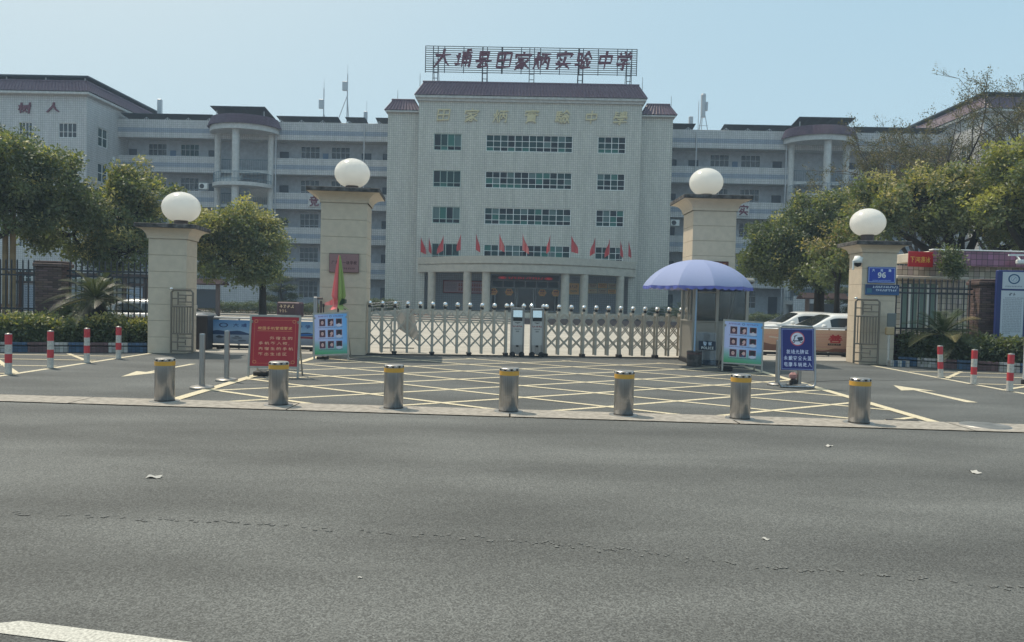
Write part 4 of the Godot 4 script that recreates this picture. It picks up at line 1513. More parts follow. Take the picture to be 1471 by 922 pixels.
func swing_gate(label: String, at: Vector3, turn: float, w: float, h: float) -> void:
	var o := thing("swing_gate", label, "gate", at, turn)
	var m := MB.new()
	var hw := w * 0.5
	m.tube([Vector3(-hw, 0, 0), Vector3(-hw, h - 0.06, 0), Vector3(-hw + 0.06, h, 0), Vector3(hw - 0.06, h, 0), Vector3(hw, h - 0.06, 0), Vector3(hw, 0, 0)], [0.028, 0.028, 0.028, 0.028, 0.028, 0.028], 8)
	for y in [0.06, h * 0.31, h * 0.74]:
		m.tube([Vector3(-hw, y, 0), Vector3(hw, y, 0)], [0.02, 0.02], 8)
	part("frame", m, M.gate_brown, o)
	for i in 7:
		m = MB.new()
		var u := lerpf(-hw, hw, (i + 1) / 8.0)
		m.tube([Vector3(u, h * 0.31, 0), Vector3(u, h * 0.74, 0)], [0.015, 0.015], 6)
		part("bar", m, M.gate_brown, o)
	for band in [[0.06, h * 0.31], [h * 0.76, h - 0.04]]:
		m = MB.new()
		for k in 3:
			var y := lerpf(band[0], band[1], (k + 1) / 4.0)
			var side := -1.0 if k % 2 == 0 else 1.0
			m.tube([Vector3(-hw * side, y, 0), Vector3(hw * 0.35 * side, y, 0)], [0.015, 0.015], 6)
			m.tube([Vector3(hw * 0.35 * side, y - 0.07, 0), Vector3(hw * 0.35 * side, y + 0.07, 0)], [0.015, 0.015], 6)
		m.tube([Vector3(-hw * 0.4, band[0], 0), Vector3(-hw * 0.4, band[1], 0)], [0.015, 0.015], 6)
		part("fretwork", m, M.gate_brown, o)
	m = MB.new()
	m.lathe([Vector2(0, 0.06), Vector2(0.04, 0.05), Vector2(0.055, 0.0), Vector2(0.0, 0.0)], 12, Vector3(hw if w > 0.6 else -hw, h + 0.01, 0), true)
	part("finial", m, M.chrome, o)

func sliding_gates() -> void:
	var base := Vector3(-3.79, 0, -20.36)
	for side in 2:
		var o := thing("retractable_gate", ["left half of the folding steel lattice gate", "right half of the folding steel lattice gate"][side], "gate", base, 7.9, "two halves of the folding gate")
		var s0: float = [0.0, 4.76][side]
		var step: float = [0.333, 0.348][side]
		for i in 12:
			var s := s0 + step * i
			var m := MB.new()
			m.box(Vector3(s - 0.0, 0.66, 0.11), Vector3(0.062, 1.2, 0.03), 0.006)
			m.box(Vector3(s + 0.0, 0.66, -0.11), Vector3(0.062, 1.2, 0.03), 0.006)
			m.box(Vector3(s, 1.2, 0), Vector3(0.045, 0.05, 0.19), 0.006)
			var po := part("post", m, M.gate_steel, o)
			m = MB.new()
			m.lathe([Vector2(0.032, 1.26), Vector2(0.034, 1.32), Vector2(0.058, 1.345), Vector2(0.064, 1.38), Vector2(0.048, 1.42), Vector2(0.0, 1.44)], 14, Vector3(s, 0, 0.09), true)
			part("ball_cap", m, M.chrome, po)
			m = MB.new()
			m.lathe([Vector2(0.034, 1.24), Vector2(0.042, 1.29), Vector2(0.036, 1.325)], 12, Vector3(s, 0, 0.09), true)
			part("collar", m, M.black, po)
			if i % 3 == (2 if side == 0 else 0) or (i == 11 and side == 0):
				m = MB.new()
				for z in [0.12, -0.12]:
					m.x = Transform3D(Basis(Vector3.RIGHT, PI * 0.5) * Basis(Vector3.BACK, 0), Vector3(s, 0.045, z))
					m.lathe([Vector2(0.0, -0.03), Vector2(0.055, -0.03), Vector2(0.055, 0.03), Vector2(0.0, 0.03)], 14)
				m.x = Transform3D.IDENTITY
				m.box(Vector3(s, 0.07, 0), Vector3(0.14, 0.05, 0.2), 0.01)
				part("wheel", m, M.black, po)
			if i < 11:
				m = MB.new()
				var a := s
				var b := s + step
				var c := s + step * 0.5
				for z in [0.085, -0.085]:
					var e: float = 0.012 * signf(z)
					for r in [[a, 0.99, c, 1.18, 0], [c, 1.18, b, 0.99, 1], [a, 0.99, b, 0.57, 1], [a, 0.57, b, 0.99, 0], [a, 0.57, b, 0.22, 1], [a, 0.22, b, 0.57, 0]]:
						m.bar(Vector3(r[0], r[1], z + e * r[4]), Vector3(r[2], r[3], z + e * r[4]), 0.03, 0.009, Vector3.BACK)
				part("lattice", m, M.gate_steel, o)
		# drive unit
		var h0: float = [3.78, 4.32][side]
		var h1: float = h0 + 0.37
		var hm := (h0 + h1) * 0.5
		var m := MB.new()
		m.box(Vector3(hm, 0.68, 0.0), Vector3(0.30, 1.22, 0.26), 0.015)
		var dv := part("drive_unit", m, mat(lin(0.46, 0.455, 0.44), 0.45, 0.2), o)
		for u in [h0 + 0.02, h1 - 0.02]:
			m = MB.new()
			m.box(Vector3(u, 0.70, 0.1), Vector3(0.045, 1.26, 0.09), 0.01)
			part("side_rail", m, M.steel, dv)
			m = MB.new()
			m.lathe([Vector2(0.03, 1.33), Vector2(0.06, 1.36), Vector2(0.062, 1.40), Vector2(0.0, 1.45)], 14, Vector3(u, 0, 0.1), true)
			part("ball_cap", m, M.chrome, dv)
		m = MB.new()
		m.box(Vector3(hm, 1.31, 0.05), Vector3(0.33, 0.04, 0.2), 0.01)
		part("top_rail", m, M.steel, dv)
		m = MB.new()
		m.x = Transform3D(Basis(Vector3.RIGHT, -0.1), Vector3(hm, 1.165, 0.135))
		m.box(Vector3.ZERO, Vector3(0.25, 0.19, 0.012), 0.003)
		part("mirror_window", m, mat(lin(0.75, 0.78, 0.78), 0.04, 1.0), dv)
		m = MB.new()
		m.prism(PackedVector2Array([Vector2(hm - 0.125, 0.97), Vector2(hm + 0.125, 0.97), Vector2(hm + 0.125, 1.06 + 0.03 * side), Vector2(hm - 0.125, 1.09 - 0.03 * side)]), 0.28)
		part("sensor_window", m, M.black, dv)
		var p := Pic.new(96, 240, Color(0.70, 0.695, 0.685))
		p.line(Vector2(30, 12), Vector2(66, 12), 6, Color(0.2, 0.2, 0.22))
		p.line(Vector2(24, 8), Vector2(48, 20), 4, Color(0.25, 0.25, 0.27))
		p.line(Vector2(72, 8), Vector2(48, 20), 4, Color(0.25, 0.25, 0.27))
		p.scrawl(4, 42, 88, 16, 6, Color(0.5, 0.13, 0.13), 44)
		p.oval(Vector2(48, 50), 10, 9, Color(0.55, 0.45, 0.45))
		p.scrawl(22, 76, 52, 9, 6, Color(0.12, 0.12, 0.13), 45)
		p.rect(34, 96, 28, 16, Color(0.5, 0.5, 0.5))
		m = MB.new()
		panel(m, hm - 0.148, hm + 0.148, 0.34, 0.955, 0.133)
		part("front_panel", m, printed(p, 0.4), dv)
		m = MB.new()
		m.box(Vector3(hm, 0.2, 0.135), Vector3(0.27, 0.24, 0.012), 0.004)
		m.box(Vector3(hm, 0.16, 0.15), Vector3(0.06, 0.22, 0.03), 0.006)
		part("lower_panel", m, M.steel, dv)
		m = MB.new()
		m.box(Vector3(hm, 0.29, 0.152), Vector3(0.07, 0.05, 0.03), 0.006)
		part("sensor", m, M.black, dv)
		for u in [h0 + 0.06, h1 - 0.06]:
			m = MB.new()
			m.x = Transform3D(Basis(Vector3.RIGHT, PI * 0.5), Vector3(u, 0.065, 0.1))
			m.lathe([Vector2(0.0, -0.06), Vector2(0.075, -0.06), Vector2(0.075, 0.06), Vector2(0.03, 0.065), Vector2(0.0, 0.065)], 18)
			part("wheel", m, M.black, dv)
	var m := MB.new()
	m.x = Transform3D(Basis(Vector3.UP, deg_to_rad(7.9)), base)
	for z in [0.12, -0.12]:
		m.box(Vector3(4.3, 0.008, z), Vector3(8.9, 0.02, 0.05), 0.004)
	struct("gate_track", m, M.crack, "two dark steel rails under the folding gate")

func bollards() -> void:
	var b0: Node3D = null
	var k := 0
	for q in [[-4.88, 10.78], [-3.24, 10.67], [-1.62, 10.6], [-0.02, 10.55], [1.56, 10.48], [3.13, 10.38], [4.69, 10.25]]:
		var label := "%s thick steel bollard with amber band, counted from the left" % ORD[k]
		k += 1
		var at := Vector3(q[0], 0.013, -q[1])
		if b0:
			copy_of(b0, label, at, k * 51.0)
			continue
		b0 = thing("steel_bollard", label, "bollard", at, 0.0, "rising steel bollards across the entrance")
		var m := MB.new()
		m.lathe([Vector2(0.128, 0.0), Vector2(0.1335, 0.004), Vector2(0.1335, 0.505)], 40, Vector3.ZERO, true)
		part("shaft", m, M.steel, b0)
		m = MB.new()
		m.lathe([Vector2(0.137, 0.505), Vector2(0.137, 0.565)], 40)
		m.lathe([Vector2(0.1335, 0.504), Vector2(0.137, 0.505)], 40)
		part("reflective_band", m, M.amber, b0)
		m = MB.new()
		m.lathe([Vector2(0.137, 0.565), Vector2(0.131, 0.567), Vector2(0.131, 0.598), Vector2(0.122, 0.606), Vector2(0.0, 0.606)], 40)
		part("cap", m, M.dull_steel, b0)
		for i in 18:
			m = MB.new()
			var a := TAU * i / 18.0
			m.x = Transform3D(Basis(Vector3.UP, -a), Vector3.ZERO)
			m.box(Vector3(0.1315, 0.584, 0), Vector3(0.012, 0.026, 0.03), 0.004)
			part("stud", m, M.black if i % 2 == 0 else M.chrome, b0)
		m = MB.new()
		m.lathe([Vector2(0.2, 0.0), Vector2(0.195, 0.008), Vector2(0.14, 0.008), Vector2(0.134, 0.0)], 40)
		part("collar", m, M.dull_steel, b0)
	b0 = null
	k = 0
	for q in [[-9.01, 13.7, 0.0], [-8.98, 14.9, 0.0], [-8.98, 16.18, 0.0], [-8.86, 17.25, 0.0], [9.76, 17.35, -3.5], [9.7, 16.02, 0.5], [9.68, 14.82, -1.0]]:
		var label := "%s red and white striped post along the %s verge, counted from the street" % [ORD[k if k < 4 else 6 - k], "left" if k < 4 else "right"]
		k += 1
		var at := Vector3(q[0], 0.0, -q[1])
		if b0:
			var c := copy_of(b0, label, at, k * 37.0)
			c.rotation_degrees.z = q[2]
			continue
		b0 = thing("striped_post", label, "bollard", at, 0.0, "red and white striped posts")
		var m := MB.new()
		m.lathe([Vector2(0.0565, 0.0), Vector2(0.0565, 0.735)], 24, Vector3.ZERO, true)
		part("tube", m, M.post_white, b0)
		for e in [[0.21, 0.37], [0.54, 0.72]]:
			m = MB.new()
			m.lathe([Vector2(0.058, e[0]), Vector2(0.058, e[1])], 24, Vector3.ZERO, true)
			part("red_band", m, M.red, b0)
		m = MB.new()
		m.lathe([Vector2(0.058, 0.72), Vector2(0.05, 0.737), Vector2(0.0, 0.745)], 24, Vector3.ZERO, true)
		part("cap", m, M.dull_steel, b0)
		m = MB.new()
		m.box(Vector3(0, 0.004, 0), Vector3(0.15, 0.012, 0.15), 0.003)
		part("base_plate", m, M.seam, b0)
	b0 = null
	k = 0
	for q in [[-4.99, 12.35, "nearer slim steel stanchion on a round base by the exit lane"], [-5.02, 13.5, "farther slim steel stanchion beside the red board"], [5.22, 14.95, "slim steel stanchion under the blue board, left one"], [5.62, 14.9, "slim steel stanchion under the blue board, right one"]]:
		if b0:
			copy_of(b0, q[2], Vector3(q[0], 0.004, -q[1]))
			continue
		b0 = thing("stanchion", q[2], "stanchion", Vector3(q[0], 0.004, -q[1]), 0.0, "slim steel stanchions")
		var m := MB.new()
		m.lathe([Vector2(0.045, 0.03), Vector2(0.045, 0.87), Vector2(0.04, 0.885), Vector2(0.0, 0.89)], 20)
		part("post", m, M.steel, b0)
		m = MB.new()
		m.lathe([Vector2(0.19, 0.0), Vector2(0.19, 0.025), Vector2(0.17, 0.04), Vector2(0.05, 0.05), Vector2(0.045, 0.03)], 32, Vector3.ZERO)
		part("base", m, M.dull_steel, b0)

func a_board(label: String, category: String, at: Vector3, turn: float, roll: float, w: float, h: float, low: float, face: Material, edge: Material) -> Node3D:
	var o := thing("sign_board", label, category, at, turn)
	o.rotation_degrees.z = roll
	var tilt := Transform3D(Basis(Vector3.RIGHT, -0.13), Vector3(0, 0, 0.06))
	var hw := w * 0.5
	var m := MB.new()
	m.x = tilt
	for s in [-1.0, 1.0]:
		m.bar(Vector3(s * (hw - 0.018), 0, 0), Vector3(s * (hw - 0.018), h, 0), 0.036, 0.03, Vector3.BACK)
	for y in [h - 0.018, low]:
		m.bar(Vector3(-hw + 0.036, y, 0), Vector3(hw - 0.036, y, 0), 0.028, 0.036, Vector3.UP)
	part("frame", m, edge, o)
	m = MB.new()
	m.x = tilt
	m.box(Vector3(0, (low + h) * 0.5, -0.004), Vector3(w - 0.07, h - low - 0.05, 0.02))
	part("backing", m, M.post_white, o)
	m = MB.new()
	m.x = tilt
	panel(m, -hw + 0.037, hw - 0.037, low + 0.02, h - 0.038, 0.009)
	part("face", m, face, o)
	for s in [-1.0, 1.0]:
		m = MB.new()
		m.bar(Vector3(s * (hw - 0.05), h * 0.9, -0.06), Vector3(s * (hw - 0.05), 0.0, -0.42), 0.026, 0.026)
		part("rear_leg", m, edge, o)
	m = MB.new()
	m.bar(Vector3(-hw + 0.06, 0.1, -0.385), Vector3(hw - 0.06, 0.1, -0.385), 0.02, 0.02)
	part("brace", m, edge, o)
	m = MB.new()
	m.box(Vector3(-hw * 0.62, 0.05, -0.2), Vector3(0.26, 0.09, 0.2), 0.015)
	part("weight", m, M.black, o)
	return o

func hair_poster(seed: int) -> Pic:
	var p := Pic.new(288, 360, Color.WHITE)
	for y in 360:
		for x in 288:
			var u := x / 288.0
			var w := y / 360.0
			var c := Color(0.72, 0.74, 0.88).lerp(Color(0.42, 0.66, 0.88), clampf(u * 1.3 - 0.35 + (0.5 - w) * 0.4, 0, 1))
			c = c.lerp(Color(0.25, 0.6, 0.36), clampf((w - 0.62) * 2.6 - u * 0.2, 0, 1))
			p.im.set_pixel(x, y, c)
	print_text(p, "大", 30, 10, Vector2(0.1, 0.1), 1, 0.1, Color.WHITE)
	p.scrawl(30, 14, 90, 12, 8, Color(0.42, 0.3, 0.55), seed)
	p.scrawl(166, 14, 92, 12, 7, Color(0.42, 0.3, 0.55), seed + 1)
	p.oval(Vector2(143, 20), 11, 9, Color(0.15, 0.3, 0.5), 3.0)
	for j in 3:
		for i in 3:
			var o := Vector2(44 + i * 74, 44 + j * 100)
			p.rect(o.x - 3, o.y - 3, 58, 70, Color(0.74, 0.72, 0.8))
			p.rect(o.x, o.y, 52, 64, Color(0.32, 0.12, 0.2))
			p.rect(o.x, o.y + 48, 52, 16, Color(0.35, 0.2, 0.28) if i != 2 else Color(0.7, 0.7, 0.76))
			var skin := Color(0.8, 0.64, 0.62)
			var hair := Color(0.10, 0.07, 0.1)
			if i == 0:
				p.oval(o + Vector2(26, 28), 18, 22, hair)
				p.oval(o + Vector2(26, 33), 13, 18, skin)
				p.rect(o.x + 19, o.y + 29, 5, 2, hair)
				p.rect(o.x + 29, o.y + 29, 5, 2, hair)
				p.rect(o.x + 23, o.y + 42, 7, 2, Color(0.6, 0.35, 0.36))
			elif i == 1:
				p.oval(o + Vector2(24, 26), 19, 20, hair)
				p.oval(o + Vector2(34, 33), 12, 17, skin)
				p.oval(o + Vector2(22, 34), 4, 6, skin)
				p.rect(o.x + 20, o.y + 48, 16, 12, skin if j < 2 else Color(0.2, 0.35, 0.5))
			else:
				p.oval(o + Vector2(26, 26), 19, 22, hair)
				p.rect(o.x + 18, o.y + 40, 16, 12, hair if j == 2 else skin)
				p.oval(o + Vector2(26, 60), 22, 14, Color(0.78, 0.78, 0.84))
		p.scrawl(36, 116 + j * 100, 214, 8, 26, Color(0.3, 0.3, 0.42), seed + 7 + j)
	return p

func boards() -> void:
	var pale := mat(lin(0.42, 0.4, 0.36), 0.45, 0.5, M.grain, 1.0)
	# red board
	var p := Pic.new(360, 420, Color(0.62, 0.12, 0.17))
	var gold := Color(0.82, 0.62, 0.4)
	for e in [[22, 26, 316, 3], [22, 394, 316, 3], [22, 26, 3, 370], [335, 26, 3, 370]]:
		p.rect(e[0], e[1], e[2], e[3], Color(0.76, 0.42, 0.3))
	for c in [Vector2(34, 38), Vector2(326, 38), Vector2(34, 384), Vector2(326, 384)]:
		p.oval(c, 14, 14, gold, 3.0)
	print_text(p, "校园手机管理要求", 50, 84, Vector2(29, 24), 33, 3.6, gold)
	p.line(Vector2(46, 120), Vector2(312, 120), 2.6, gold)
	var cream := Color(0.84, 0.66, 0.52)
	print_text(p, "外宿生的", 144, 168, Vector2(34, 24), 46, 3.6, cream)
	print_text(p, "手机不入校", 60, 212, Vector2(34, 24), 46, 3.6, cream)
	print_text(p, "内宿生的手机", 60, 258, Vector2(34, 24), 46, 3.6, cream)
	print_text(p, "不出生活区", 60, 304, Vector2(34, 24), 46, 3.6, cream)
	p.line(Vector2(292, 232), Vector2(288, 240), 3, cream)
	a_board("red A-frame board about phones with gold border", "sign", Vector3(-4.42, 0.0, -14.26), 1.0, 0.3, 0.95, 1.17, 0.19, printed(p, 0.45), pale)
	a_board("hairstyle poster board in front of the tall left pillar", "sign", Vector3(-4.29, 0.0, -18.3), 0.0, 3.6, 0.85, 1.15, 0.13, printed(hair_poster(60), 0.4), pale)
	a_board("hairstyle poster board in front of the guard booth", "sign", Vector3(5.33, 0.0, -17.7), 0.0, -2.6, 0.95, 1.2, 0.19, printed(hair_poster(70), 0.4), pale)
	# blue board on a bent tube stand
	p = Pic.new(320, 384, Color(0.07, 0.10, 0.42))
	for e in [[8, 8, 304, 4], [8, 372, 304, 4], [8, 8, 4, 366], [308, 8, 4, 366]]:
		p.rect(e[0], e[1], e[2], e[3], Color(0.62, 0.68, 0.85))
	p.oval(Vector2(160, 96), 70, 66, Color(0.72, 0.3, 0.36))
	p.oval(Vector2(160, 96), 60, 56, Color(0.82, 0.82, 0.88))
	var ink := Color(0.06, 0.14, 0.24)
	p.line(Vector2(126, 116), Vector2(184, 114), 9, ink)
	p.line(Vector2(122, 114), Vector2(140, 68), 8, ink)
	p.line(Vector2(128, 74), Vector2(156, 64), 6, ink)
	p.line(Vector2(164, 88), Vector2(206, 82), 11, ink)
	p.line(Vector2(176, 100), Vector2(206, 98), 18, ink)
	p.line(Vector2(164, 92), Vector2(176, 112), 8, ink)
	p.oval(Vector2(124, 122), 13, 13, ink, 6.0)
	p.oval(Vector2(196, 120), 14, 14, ink, 6.0)
	var wh := Color(0.82, 0.84, 0.92)
	print_text(p, "拒绝无牌证", 54, 196, Vector2(36, 38), 44, 4.4, wh)
	print_text(p, "未戴安全头盔", 28, 254, Vector2(36, 38), 46, 4.4, wh)
	print_text(p, "电摩车辆进入", 28, 312, Vector2(36, 38), 46, 4.4, wh)
	var o := thing("sign_board", "blue board banning unplated electric motorbikes on a bent tube stand", "sign", Vector3(5.46, 0.0, -14.6), 0.0)
	var m := MB.new()
	var lean := func(x: float, y: float) -> Vector3: return Vector3(x, y, -0.1 * y + 0.05)
	var path := []
	for q in [[-0.29, 0.03], [-0.33, 0.05], [-0.355, 0.1], [-0.355, 0.35], [-0.34, 0.8], [-0.33, 1.12], [-0.29, 1.165], [0.29, 1.165], [0.335, 1.12], [0.345, 0.35], [0.345, 0.1], [0.33, 0.05], [0.29, 0.03]]:
		path.append(lean.call(q[0], q[1]))
	var rad := []
	for q in path:
		rad.append(0.02)
	m.tube(path, rad, 10)
	var loop := []
	rad = []
	for i in 13:
		var a := PI * i / 12.0
		loop.append(Vector3(0.31 * cos(a), 0.02, 0.06 - 0.34 * sin(a)))
		rad.append(0.02)
	m.tube(loop, rad, 10)
	m.tube([Vector3(-0.31, 0.02, 0.06), Vector3(0.31, 0.02, 0.06)], [0.02, 0.02], 10)
	part("tube_frame", m, M.steel, o)
	m = MB.new()
	m.x = Transform3D(Basis(Vector3.RIGHT, -0.1), Vector3(0, 0, 0.05))
	m.box(Vector3(0, 0.735, 0.005), Vector3(0.65, 0.82, 0.03), 0.008)
	part("backing", m, M.post_white, o)
	m = MB.new()
	m.x = Transform3D(Basis(Vector3.RIGHT, -0.1), Vector3(0, 0, 0.05))
	panel(m, -0.315, 0.315, 0.335, 1.135, 0.023)
	part("face", m, printed(p, 0.35), o)
	o = thing("sandbag", "small pink and black bag on the base of the blue board stand", "bag", Vector3(5.5, 0.0, -14.86))
	m = MB.new()
	m.box(Vector3(0, 0.07, 0), Vector3(0.14, 0.13, 0.12), 0.03)
	part("lower_half", m, M.black, o)
	m = MB.new()
	m.box(Vector3(-0.01, 0.2, 0), Vector3(0.15, 0.13, 0.11), 0.04)
	part("upper_half", m, mat(lin(0.4, 0.22, 0.22), 0.8), o)
	# closed umbrella in red and green
	o = thing("closed_umbrella", "closed red and green market umbrella against the tall left pillar", "umbrella", Vector3(-4.33, 0, -19.0))
	m = MB.new()
	m.tube([Vector3.ZERO, Vector3(0.02, 2.5, 0)], [0.022, 0.02], 10)
	part("pole", m, M.black, o)
	m = MB.new()
	m.lathe([Vector2(0.24, 0), Vector2(0.24, 0.1), Vector2(0.05, 0.14), Vector2(0.0, 0.14)], 20)
	part("base", m, M.concrete, o)
	var red := flag_cloth(lin(0.75, 0.15, 0.16))
	var green := flag_cloth(lin(0.27, 0.36, 0.10))
	var dark := flag_cloth(lin(0.03, 0.06, 0.03))
	for i in 6:
		m = MB.new()
		var a0 := TAU * i / 6.0 + 0.5
		m.grid(8, 14, func(u: float, h: float) -> Vector3:
			var fold := 0.5 + 0.5 * absf(sin(u * PI))
			var r := 0.02 + 0.19 * pow(h, 0.8) * fold
			if h > 0.8:
				r = lerpf(0.19 * fold, 0.07, (h - 0.8) / 0.12) if h < 0.92 else lerpf(0.07, 0.26 * fold, (h - 0.92) / 0.08)
			var a := a0 - u * TAU / 6.0
			return Vector3(cos(a) * r + 0.02, 2.55 - h * 1.28 - 0.08 * absf(sin(u * PI)) * maxf(0.0, h - 0.8) * 5.0, sin(a) * r))
		part("panel", m, [green, green, red, red, red, dark][i], o)
	m = MB.new()
	m.grid(8, 5, func(u: float, h: float) -> Vector3: return Vector3(-0.06 - 0.24 * u, 1.45 - 0.12 * h + (0.12 * (u - 0.5) * (h - 0.5)) - 0.06 * u, 0.05 + 0.05 * sin(u * 8.0)))
	part("loose_end", m, red, o)
	m = MB.new()
	m.grid(8, 5, func(u: float, h: float) -> Vector3: return Vector3(0.04 + 0.2 * u, 1.5 - 0.2 * h * (1.0 - 0.6 * u) - 0.05 * u, 0.06 + 0.05 * sin(u * 7.0)))
	part("loose_end", m, dark, o)
	o = thing("tripod_stand", "thin black stand tip behind the left poster board", "stand", Vector3(-4.62, 0, -18.75))
	m = MB.new()
	m.tube([Vector3.ZERO, Vector3(0, 1.28, 0)], [0.015, 0.015], 8)
	m.box(Vector3(0, 1.3, 0), Vector3(0.05, 0.09, 0.05), 0.015)
	part("rod", m, M.black, o)
	o = thing("intercom_post", "short pale steel intercom post in front of the tall left pillar", "post", Vector3(-4.98, 0, -19.7))
	m = MB.new()
	m.box(Vector3(-0.08, 0.75, 0), Vector3(0.1, 1.5, 0.1), 0.015)
	part("post", m, M.steel, o)
	m = MB.new()
	m.box(Vector3(0.06, 0.7, 0), Vector3(0.05, 1.4, 0.05), 0.01)
	m.box(Vector3(0.0, 1.46, 0), Vector3(0.2, 0.05, 0.07), 0.01)
	m.box(Vector3(0.0, 1.0, 0), Vector3(0.2, 0.04, 0.05), 0.01)
	part("frame", m, M.brown, o)

# ---------------------------------------------------------------- booth, umbrella, lodge
func guard_corner() -> void:
	var o := thing("guard_booth", "stainless steel guard booth with windows under the blue umbrella", "booth", Vector3(4.6, 0, -19.5))
	var w := 1.42
	var d := 1.4
	var h := 2.18
	var m := MB.new()
	m.box(Vector3(w * 0.5, 0.06, -d * 0.5), Vector3(w + 0.04, 0.12, d + 0.04), 0.01)
	part("plinth", m, M.black, o)
	for q in [[0.04, -0.04], [w - 0.04, -0.04], [0.04, -d + 0.04], [w - 0.04, -d + 0.04], [0.62, -0.04]]:
		m = MB.new()
		m.box(Vector3(q[0], 1.13, q[1]), Vector3(0.08, 2.02, 0.08), 0.01)
		part("post", m, M.booth_steel, o)
	# left, right, back and front panels below the windows
	for q in [[Vector3(0.035, 0.6, -d * 0.5), Vector3(0.03, 0.96, d - 0.16)], [Vector3(w - 0.035, 0.6, -d * 0.5), Vector3(0.03, 0.96, d - 0.16)], [Vector3(w * 0.5, 0.6, -d + 0.035), Vector3(w - 0.16, 0.96, 0.03)],
			[Vector3(0.33, 0.6, -0.035), Vector3(0.5, 0.96, 0.03)], [Vector3(1.0, 0.6, -0.035), Vector3(0.68, 0.96, 0.03)]]:
		m = MB.new()
		m.box(q[0], q[1], 0.006)
		part("panel", m, M.booth_steel, o)
	m = MB.new()
	m.box(Vector3(0.02, 1.1, -d * 0.5), Vector3(0.09, 0.04, d - 0.16), 0.008)
	m.box(Vector3(0.02, 1.98, -d * 0.5), Vector3(0.06, 0.1, d - 0.16), 0.008)
	m.box(Vector3(0.035, 1.53, -d * 0.5), Vector3(0.04, 0.86, 0.05), 0.008)
	m.box(Vector3(w * 0.5, 1.1, -0.03), Vector3(w - 0.16, 0.04, 0.07), 0.008)
	m.box(Vector3(0.33, 1.85, -0.03), Vector3(0.5, 0.035, 0.05), 0.008)
	m.box(Vector3(w * 0.5, 2.0, -0.03), Vector3(w - 0.16, 0.1, 0.06), 0.008)
	m.box(Vector3(w * 0.5, 2.0, -d + 0.03), Vector3(w - 0.16, 0.1, 0.06), 0.008)
	m.box(Vector3(w - 0.03, 2.0, -d * 0.5), Vector3(0.06, 0.1, d - 0.16), 0.008)
	part("window_frame", m, M.booth_steel, o)
	for q in [[Vector3(0.33, 1.53, -0.035), Vector3(0.5, 0.84, 0.008)], [Vector3(1.0, 1.53, -0.035), Vector3(0.68, 0.84, 0.008)], [Vector3(0.035, 1.53, -0.4), Vector3(0.008, 0.84, 0.58)],
			[Vector3(0.035, 1.53, -1.02), Vector3(0.008, 0.84, 0.56)], [Vector3(w - 0.035, 1.53, -d * 0.5), Vector3(0.008, 0.84, d - 0.16)], [Vector3(w * 0.5, 1.53, -d + 0.035), Vector3(w - 0.16, 0.84, 0.008)]]:
		m = MB.new()
		m.box(q[0], q[1])
		part("pane", m, M.clear, o)
	m = MB.new()
	m.box(Vector3(w * 0.5, h - 0.02, -d * 0.5), Vector3(w + 0.24, 0.16, d + 0.24), 0.06)
	part("roof", m, M.booth_steel, o)
	m = MB.new()
	m.box(Vector3(0.62, 1.2, -0.075), Vector3(0.03, 0.1, 0.03), 0.008)
	part("door_handle", m, M.chrome, o)
	m = MB.new()
	m.box(Vector3(w * 0.5, 0.98, -d * 0.62), Vector3(w - 0.2, 0.05, 0.5), 0.01)
	part("desk", m, M.porch_stone, o)
	o = thing("white_pole", "white pole leaning inside the booth window", "pole", Vector3(5.3, 0.12, -19.65))
	m = MB.new()
	m.tube([Vector3(0.0, 0.0, 0), Vector3(0.46, 1.9, -0.1)], [0.016, 0.016], 8)
	part("rod", m, M.post_white, o)
	# blue umbrella, on its concrete drum
	var dr := thing("concrete_drum", "round concrete drum weighting the blue umbrella", "weight", Vector3(4.56, 0, -19.05))
	m = MB.new()
	m.lathe([Vector2(0.17, 0.0), Vector2(0.18, 0.02), Vector2(0.185, 0.3), Vector2(0.19, 0.31), Vector2(0.19, 0.37), Vector2(0.17, 0.38), Vector2(0.0, 0.37)], 28)
	part("drum", m, M.cap_dark, dr)
	m = MB.new()
	m.lathe([Vector2(0.192, 0.30), Vector2(0.192, 0.345)], 28)
	part("rim_band", m, M.kerb_red, dr)
	o = thing("parasol", "open lavender blue parasol with scalloped rim beside the booth", "umbrella", Vector3(4.56, 0, -19.05))
	m = MB.new()
	m.tube([Vector3(0, 0.37, 0), Vector3(0.02, 2.62, 0)], [0.022, 0.02], 12)
	part("pole", m, mat(lin(0.3, 0.45, 0.62), 0.4), o)
	var cl := flag_cloth(lin(0.28, 0.34, 0.56))
	cl.backlight = Color(0.62, 0.62, 0.64)
	var rim := flag_cloth(lin(0.10, 0.13, 0.5))
	var n := 10
	var rot := 0.25
	var dome := func(a: float, t: float) -> Vector3:
		var r := 1.33 * sin(t * 1.15) / sin(1.15)
		var y := 1.985 + 0.66 * (cos(t * 1.15) - cos(1.15)) / (1.0 - cos(1.15))
		var seg := fposmod(a / TAU * n, 1.0)
		var sag := 1.0 - 0.055 * sin(seg * PI) * t
		return Vector3(cos(a + rot) * r * sag + 0.02, y - 0.015 * sin(seg * PI) * t, sin(a + rot) * r * sag)
	for i in n:
		var a0 := TAU * i / n
		m = MB.new()
		m.grid(8, 10, func(u: float, t: float) -> Vector3: return dome.call(a0 + TAU / n * clampf(u, 0.001, 0.999), maxf(t, 0.0)))
		var pn := part("panel", m, cl, o)
		m = MB.new()
		m.grid(16, 2, func(u: float, t: float) -> Vector3:
			var q: Vector3 = dome.call(a0 + TAU / n * clampf(u, 0.001, 0.999), 1.0)
			return q + Vector3(0, -0.002 - t * (0.055 + 0.03 * absf(sin(u * PI * 4.0))), 0) + Vector3(q.x, 0, q.z).normalized() * 0.012 * sin(u * 20.0) * t)
		part("valance", m, rim, pn)
		m = MB.new()
